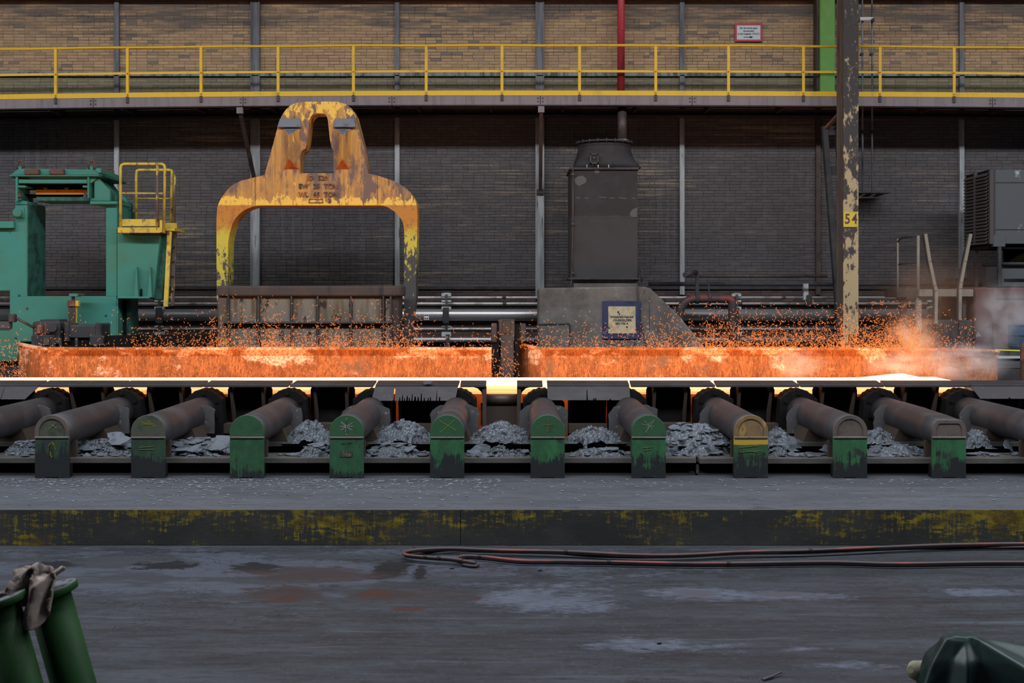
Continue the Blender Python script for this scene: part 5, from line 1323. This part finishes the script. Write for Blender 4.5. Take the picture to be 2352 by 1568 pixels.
for px, py, Y, s, tilt, yaw, lab in ((503,1022,17.25,.17,.95,-.5,'large pale scale flake leaning against the back of the plain green pedestal'),
     (1815,1018,17.5,.13,1.35,.2,'tall scale flake standing on edge right of the yellow banded pedestal'),
     (1104,1034,17.35,.11,1.3,.1,'scale flake standing on edge behind the chalk cross pedestal'),
     (2318,1026,17.4,.14,.9,.9,'long scale flake slanting near the right edge of the picture'),
     (270,1005,17.6,.17,.6,-.3,'broad pale scale flake on the bed right of the yellow arrow pedestal'),
     (440,1030,17.2,.16,.35,.1,'broad flat scale flake on the bed right of the scratched olive pedestal'),
     (1897,1032,17.2,.08,1.2,.2,'small scale flake standing on edge beside the round brown ring pedestal')):
    flake(P(px,py,Y), s, tilt, yaw, lab, None)
# small drips hanging from the heaps
for px, py0, py1, lab in ((942,1000,1030,'crusty drip of scale running down between chalk star and chalk cross'), (1343,1005,1036,'crusty drip of scale running down between the chalk loop and the eight rayed star')):
    mb = MB(); Y0_ = 18.15
    pts = [P(px+fr.uniform(-2,2), py0+(py1-py0)*k/6, Y0_-.12*k/6*6*.9/1.0*.8) for k in range(7)]
    mb.tube(pts, [.05,.045,.035,.04,.03,.035,.06], 8); tag(mb.build('slag_drip', m_scale), lab, 'slag')

# pale chips scattered on the ledge and floor
mb = MB(); chips = random.Random(5)
for k in range(2600):
    px = chips.uniform(-60, 2400); dens = 1.0 if px < 1150 else .22
    if chips.random() > dens: continue
    py = 1100 + chips.expovariate(1/14.0)
    if py > 1165: continue
    c = FL(px, py, .466); s = chips.uniform(.006,.024)
    if c.y > 16.66: continue
    b = len(mb.v)
    for q in range(4):
        a = q*math.pi/2+chips.uniform(-.5,.5); mb.v.append((c.x+s*1.6*math.cos(a), c.y+s*1.2*math.sin(a), c.z+.001+chips.uniform(0,.006)))
    mb.face((b,b+1,b+2,b+3))
tag(mb.build('scale_chips', m_chip), 'tiny pale scale chips strewn over the concrete ledge before the pedestals', 'mill scale', kind='stuff')
for k,(px, py, s) in enumerate(((1768,1553,.05),(1792,1558,.07),(1590,1556,.03),(1040,1302,.03),(1515,1475,.035),(2140,1292,.02),(1560,1314,.02),(1240,1309,.03))):
    pass

# ================================================================== HOSES ON THE FLOOR
def hose(name, pts, z, r, m, lab, ties=()):
    g = thing(name, lab, 'hose', FL(pts[0][0], pts[0][1]), 'hoses along the kerb')
    P3 = [FL(x, y, z + dz) for x, y, dz in pts]
    out = []
    for i in range(len(P3)-1):
        p0, p1, p2, p3 = P3[max(i-1,0)], P3[i], P3[i+1], P3[min(i+2,len(P3)-1)]
        for k in range(6):
            t = k/6; out.append(.5*((2*p1)+(p2-p0)*t+(2*p0-5*p1+4*p2-p3)*t*t+(3*p1-p0-3*p2+p3)*t**3))
    out.append(P3[-1])
    MB().tube(out, r, 10).build('hose', m, g)
    for x, y in ties:
        i = min(range(len(out)-1), key=lambda k: (out[k]-FL(x,y,z)).length); d = (out[i+1]-out[i]).normalized()
        MB().cyl(out[i]-d*.02, out[i]+d*.02, r*1.25, n=10).build('tie', m_ink, g)
lp = [(2420,1247),(2200,1250),(2060,1255),(1960,1259),(1840,1264),(1700,1267),(1560,1274),(1440,1273),(1300,1266),(1150,1263),(1040,1259),(975,1261),(935,1265),(926,1270),(940,1275),(985,1279),(1030,1282),(1062,1286)]
hose('floor_hose', [(x,y,0) for x,y in lp], .082, .020, m_cablered, 'faded red topped hose making the big loop near the kerb', [(978,1279),(1006,1281),(1290,1265),(1865,1263)])
hose('floor_hose', [(x+(2 if x>1000 else 4),y+3.0+(.8 if 1200<x<1500 else 0)+(1.5 if 1750<x<2000 else 0),0) for x,y in lp], .050, .020, m_cable, 'black hose directly under the red topped big loop')
hose('floor_hose', [(2420,1256,0),(2230,1257,0),(2080,1258,0),(1950,1262,0),(1800,1261,0),(1640,1271,0),(1500,1277,0),(1360,1275,0),(1260,1266,0),(1150,1265,0),(1060,1262,.01),(1020,1263,.02),(985,1268,0),(945,1273,0)], .022, .019, m_cable, 'black hose crossing inside the big loop')
lq = [(2420,1291),(2260,1291),(2060,1294),(1900,1290),(1700,1293),(1560,1293),(1420,1290),(1300,1288),(1200,1287),(1120,1279),(1075,1276),(1052,1279),(1054,1285),(1075,1289),(1093,1292)]
hose('floor_hose', [(x,y,0) for x,y in lq], .060, .019, m_cablered, 'faded red topped hose ending in the small loop', [(1100,1278),(1680,1293),(1405,1290)])
hose('floor_hose', [(x+1,y+3.5,0) for x,y in lq] + [(1098,1297,0),(1088,1300,0),(1060,1296,0)], .022, .019, m_cable, 'black hose directly under the small loop')

# ================================================================== FOREGROUND
def flanged(px, py, Y, lean, lab, rp=.112, rfl=.155):
    top = P(px, py, Y); d = Vector((lean, .02, -1)).normalized(); L_ = top.z/-d.z
    g = thing('flanged_pipe', lab, 'pipe', top + d*L_, 'green flanged pipes')
    MB().cyl(top + d*.035, top + d*(L_-.02), rp, n=40).build('pipe', m_fgreen, g)
    fl_ = MB().cyl(top, top + d*.038, rfl, n=48).build('flange', m_fgreen, g, bevel=.004)
    MB().cyl(top - d*.002, top + d*.003, rfl-.004, n=48).build('flange_face', m_fgrey, fl_)
    u = d.cross(Vector((0,1,0))).normalized(); v = d.cross(u)
    for k in range(8):
        a = 2*math.pi*k/8+.39; c = top + (u*math.cos(a)+v*math.sin(a))*(rfl-.032)
        MB().cyl(c - d*.004, c + d*.01, .013, n=12).build('bolt_hole', m_ink, fl_)
    MB().cyl(top - d*.0035, top + d*.003, rp-.03, n=36).build('blank_cover', m_fgrey, fl_)
    return g, top, d, u, v
flanged(-12, 1374, 5.75, .27, 'green flanged pipe cut off by the left edge of the picture')
g, top, d, u, v = flanged(108, 1352, 6.0, .27, 'green flanged pipe with the dirty rag hung over its flange')
# rag: crumpled cloth draped over the flange edge
n, m = 40, 30; mb = MB(); rc = P(84, 1352, 5.9)
for j in range(m+1):
    for i in range(n+1):
        a, t = (i/n-.5)*2, j/m
        x = rc.x + a*(.085+.05*t) - .02*t + .02*math.sin(a*7+t*3)
        fold = .045*math.sin(a*6.5+1+t*1.2) + .02*math.sin(a*13+t*6)
        if t < .4: y = rc.y + .12 - .22*t/.4 + fold*.3; z = rc.z + .055 + .05*math.sin(t/.4*2.2)*(1-.5*a*a) + fold*.5
        else: q = (t-.4)/.6; y = rc.y - .105 - .03*q + fold; z = rc.z + .06 - (.11+.06*(a > .1)+.04*math.sin(a*4))*q + .02*math.sin(a*9)
        z += .02*mnoise.noise(Vector((a*4, t*5, 2))); y += .02*mnoise.noise(Vector((a*5, t*4, 7)))
        mb.v.append((x, y, z))
for j in range(m):
    for i in range(n): k = j*(n+1)+i; mb.face((k,k+1,k+n+2,k+n+1), True)
o = mb.build('rag', m_rag); tag(o, 'dirty brown rag draped between the two green pipe flanges', 'rag')
sd = o.modifiers.new('thickness','SOLIDIFY'); sd.thickness = .012

# tarpaulin over something standing at the right
YTP = 6.6; mb = MB(); t0 = P(2204, 1455, YTP)
tr = random.Random(21)
angs = [0, 24, 50, 78, 104, 132, 158, 184, 208, 232, 254, 272, 290, 312, 336]      # 270 faces the hall's far wall, 90 the camera
ridge = [1, .8, 1.05, .84, 1.12, .80, 1.06, .94, 1.08, .9, 1.05, .9, 1.05, .86, 1.1]
lev = [(0,.07),(.035,.12),(.14,.215),(.30,.25),(.62,.28),(.95,.34),(t0.z-.012,.44)]
for dz, r in lev:
    for k, a in enumerate(angs):
        th = math.radians(a); ca, sa = math.cos(th), -math.sin(th)
        rr_ = r
        if ca > .25 and dz > .1: rr_ = r + (ca-.25)*(.42 if dz < .2 else .62)         # the cloth runs out over something lower on that side
        if sa < -.3 and dz > .2: rr_ *= 1.12
        fold = 1 + (ridge[k]-1)*min(1, dz*6)*(1.25 if dz > .1 else .6)
        drop = .05*max(0, ca)*min(1, dz*5) if dz < .25 else 0
        x = t0.x + .02 + rr_*fold*ca + tr.uniform(-.012,.012); y = t0.y + .8*rr_*fold*sa + tr.uniform(-.012,.012)
        mb.v.append((x, y, max(.006, t0.z - dz + drop + (tr.uniform(-.02,.02) if 0 < dz < 1 else 0))))
n = len(angs); mb.face(range(n))
for j in range(len(lev)-1):
    for i in range(n):
        a, b_, c_, d_ = j*n+i, j*n+(i+1)%n, (j+1)*n+(i+1)%n, (j+1)*n+i
        if (i+j) % 2: mb.face((a,b_,c_), True); mb.face((a,c_,d_), True)
        else: mb.face((a,b_,d_), True); mb.face((b_,c_,d_), True)
o = mb.build('tarpaulin', m_tarp)
cre = o.data.attributes.new('crease_edge', 'FLOAT', 'EDGE'); cre.data.foreach_set('value', [.45]*len(o.data.edges))
sb = o.modifiers.new('smooth', 'SUBSURF'); sb.levels = sb.render_levels = 3
tag(o, 'dark green tarpaulin draped over a standing object at the bottom right', 'tarpaulin')
g = thing('canvas_roll', 'olive canvas roll end sticking out from under the tarpaulin', 'canvas', P(2112,1530,6.75))
rc = P(2106, 1538, 6.72)
MB().tube([(rc.x-.045,rc.y-.02,rc.z+.01),(rc.x-.02,rc.y,rc.z),(rc.x+.05,rc.y+.02,rc.z-.02),(rc.x+.30,rc.y+.05,rc.z-.10)], [.02,.055,.07,.07], 20).build('roll', m_canvas, g)
MB().box(rc.x+.12, rc.x+.4, rc.y-.1, rc.y+.1, 0, rc.z-.1).build('stand', m_dark, g)

g = thing('floor_scrap', 'bent dark scrap of strip lying on the floor near the tarpaulin', 'scrap', FL(1775,1556))
MB().bar(FL(1752,1560,.012), FL(1776,1552,.02), .03, .014).build('strip', m_dark, g)
MB().bar(FL(1772,1553,.02), FL(1794,1543,.03), .018, .010).build('bent_end', m_dark, g)
for px, py, lab in ((1038,1304,'small dark lump lying on the floor beside the small hose loop'), (1514,1476,'thin dark splinter lying alone on the open floor'), (1240,1309,'thin dark sliver on the floor just in front of the two hoses')):
    tag(MB().bar(FL(px-5,py+.5,.008), FL(px+5,py-.8,.014), .03, .012).build('floor_scrap', m_dark), lab, 'scrap')

# ================================================================== SPARKS
sp = random.Random(11); mb = MB()
def spark(p, ln, w_, ang, tilt):
    d = Vector((math.cos(ang), tilt, math.sin(ang))).normalized()*ln/2
    u = d.cross(Vector((0,1,0))).normalized()*w_/2; v = d.cross(u).normalized()*w_/2
    b = len(mb.v); mb.v += [tuple(p-d), tuple(p+u), tuple(p+v), tuple(p-u), tuple(p-v), tuple(p+d)]
    for a, c in ((1,2),(2,3),(3,4),(4,1)): mb.face((b,b+a,b+c)); mb.face((b+5,b+c,b+a))
def cloud(n, x0, x1, base, scale, ymin=690, lmin=.025, lmax=.065, wd=.009, angs=None, Yr=(20.4,21.7)):
    for _ in range(n):
        px = sp.uniform(x0, x1); py = base - sp.expovariate(1/scale)
        if py < ymin: continue
        Y = sp.uniform(*Yr)
        a = sp.uniform(0, math.pi) if angs is None else sp.gauss(*angs)
        spark(P(px, py, Y), sp.uniform(lmin, lmax), wd*sp.uniform(.7,1.2), a, sp.uniform(-.3,.3))
cloud(260, -20, 60, 865, 45, 780, angs=(-.9,.5), wd=.009)
cloud(120, 0, 300, 800, 28, 700, wd=.009, lmax=.055)
cloud(380, 300, 500, 800, 22, 705)
cloud(650, 480, 640, 800, 30, 675); cloud(700, 600, 780, 800, 24, 685); cloud(900, 760, 970, 800, 26, 685)
cloud(150, 950, 1130, 802, 18, 730, angs=(-.5,.7)); cloud(170, 1130, 1192, 866, 45, 735, angs=(-1.0,.5), wd=.010)
cloud(520, 1195, 1480, 802, 24, 700); cloud(620, 1480, 1640, 800, 26, 690); cloud(2300, 1620, 1940, 801, 30, 690)
cloud(2100, 1930, 2115, 801, 30, 690); cloud(320, 2060, 2240, 803, 26, 710, wd=.009)
cloud(1500, 300, 1128, 868, 30, 800, lmin=.015, lmax=.045, wd=.006, angs=(1.2,.8)); cloud(2300, 1250, 2170, 868, 34, 800, lmin=.015, lmax=.045, wd=.006)
tag(mb.build('sparks', m_spark), 'dense spray of tiny orange sparks leaping above the guide plates', 'sparks', kind='stuff')

# ================================================================== STEAM
def smoke_material(name, dens, seed, col=(.93,.92,.92), lo=.36, hi=.62, sc=2.2):
    m = bpy.data.materials.new(name); m.use_nodes = True; nt = m.node_tree
    nt.nodes.remove(nt.nodes['Principled BSDF'])
    N = nt.nodes.new; L = nt.links.new
    tc = N('ShaderNodeTexCoord'); ln = N('ShaderNodeVectorMath'); ln.operation = 'LENGTH'; L(tc.outputs['Object'], ln.inputs[0])
    fall = N('ShaderNodeMapRange'); fall.interpolation_type = 'SMOOTHSTEP'
    for i, v in enumerate((1.0,.15,0.0,1.0)): fall.inputs[1+i].default_value = v
    L(ln.outputs['Value'], fall.inputs[0])
    mp = N('ShaderNodeMapping'); mp.inputs['Location'].default_value = (seed*3.1, seed*1.7, seed); L(tc.outputs['Object'], mp.inputs[0])
    nz = N('ShaderNodeTexNoise'); nz.inputs['Scale'].default_value = sc; nz.inputs['Detail'].default_value = 3; nz.inputs['Distortion'].default_value = .6; L(mp.outputs[0], nz.inputs['Vector'])
    rg = N('ShaderNodeMapRange'); rg.interpolation_type = 'SMOOTHSTEP'
    for i, v in enumerate((lo,hi,0.0,1.0)): rg.inputs[1+i].default_value = v
    L(nz.outputs['Fac'], rg.inputs[0])
    mu = N('ShaderNodeMath'); mu.operation = 'MULTIPLY'; L(fall.outputs[0], mu.inputs[0]); L(rg.outputs[0], mu.inputs[1])
    md = N('ShaderNodeMath'); md.operation = 'MULTIPLY'; L(mu.outputs[0], md.inputs[0]); md.inputs[1].default_value = dens
    vs = N('ShaderNodeVolumeScatter'); vs.inputs['Color'].default_value = (*col,1); vs.inputs['Anisotropy'].default_value = -.05
    L(md.outputs[0], vs.inputs['Density']); L(vs.outputs[0], nt.nodes['Material Output'].inputs['Volume'])
    return m
me_s = bpy.data.meshes.new('steam'); bm = bmesh.new(); bmesh.ops.create_icosphere(bm, subdivisions=3, radius=1); bm.to_mesh(me_s); bm.free()
for k, (px, py, Y, rx, ry, rY, de, lab) in enumerate((
     (2100,775,21.1,85,72,.45,1.5,'haze puff tinted with painted orange glow above the end of the hot slab'),
     (2215,832,21.2,130,58,.35,1.9,'grey steam rolling over the brown end of the guide plate'),
     (2310,735,22.6,95,105,.55,1.0,'white steam cloud before the red brown machine'),
     (2150,690,22.3,210,150,.7,.16,'thin orange tinted haze drifting up around the crooked stair handrails'),
     (1830,835,21.2,85,48,.35,.7,'pale wisp of steam over the bright guide plate'),
     (2060,838,21.2,95,45,.35,.9,'glowing steam wisp over the curled slab nose'))):
    me = me_s.copy(); me.materials.append(smoke_material('steam_volume_%d' % k, de*2.1, k*2.3+1, (.96,.55,.34) if k in (0,3) else (.93,.92,.92)))  # orange slab glow put into the scatter colour of the tinted two
    o = bpy.data.objects.new('steam', me); COL.objects.link(o)
    o.location = P(px, py, Y); o.scale = (rx/F*Y, rY, ry/F*Y)
    tag(o, lab, 'steam', 'steam puffs', 'stuff')
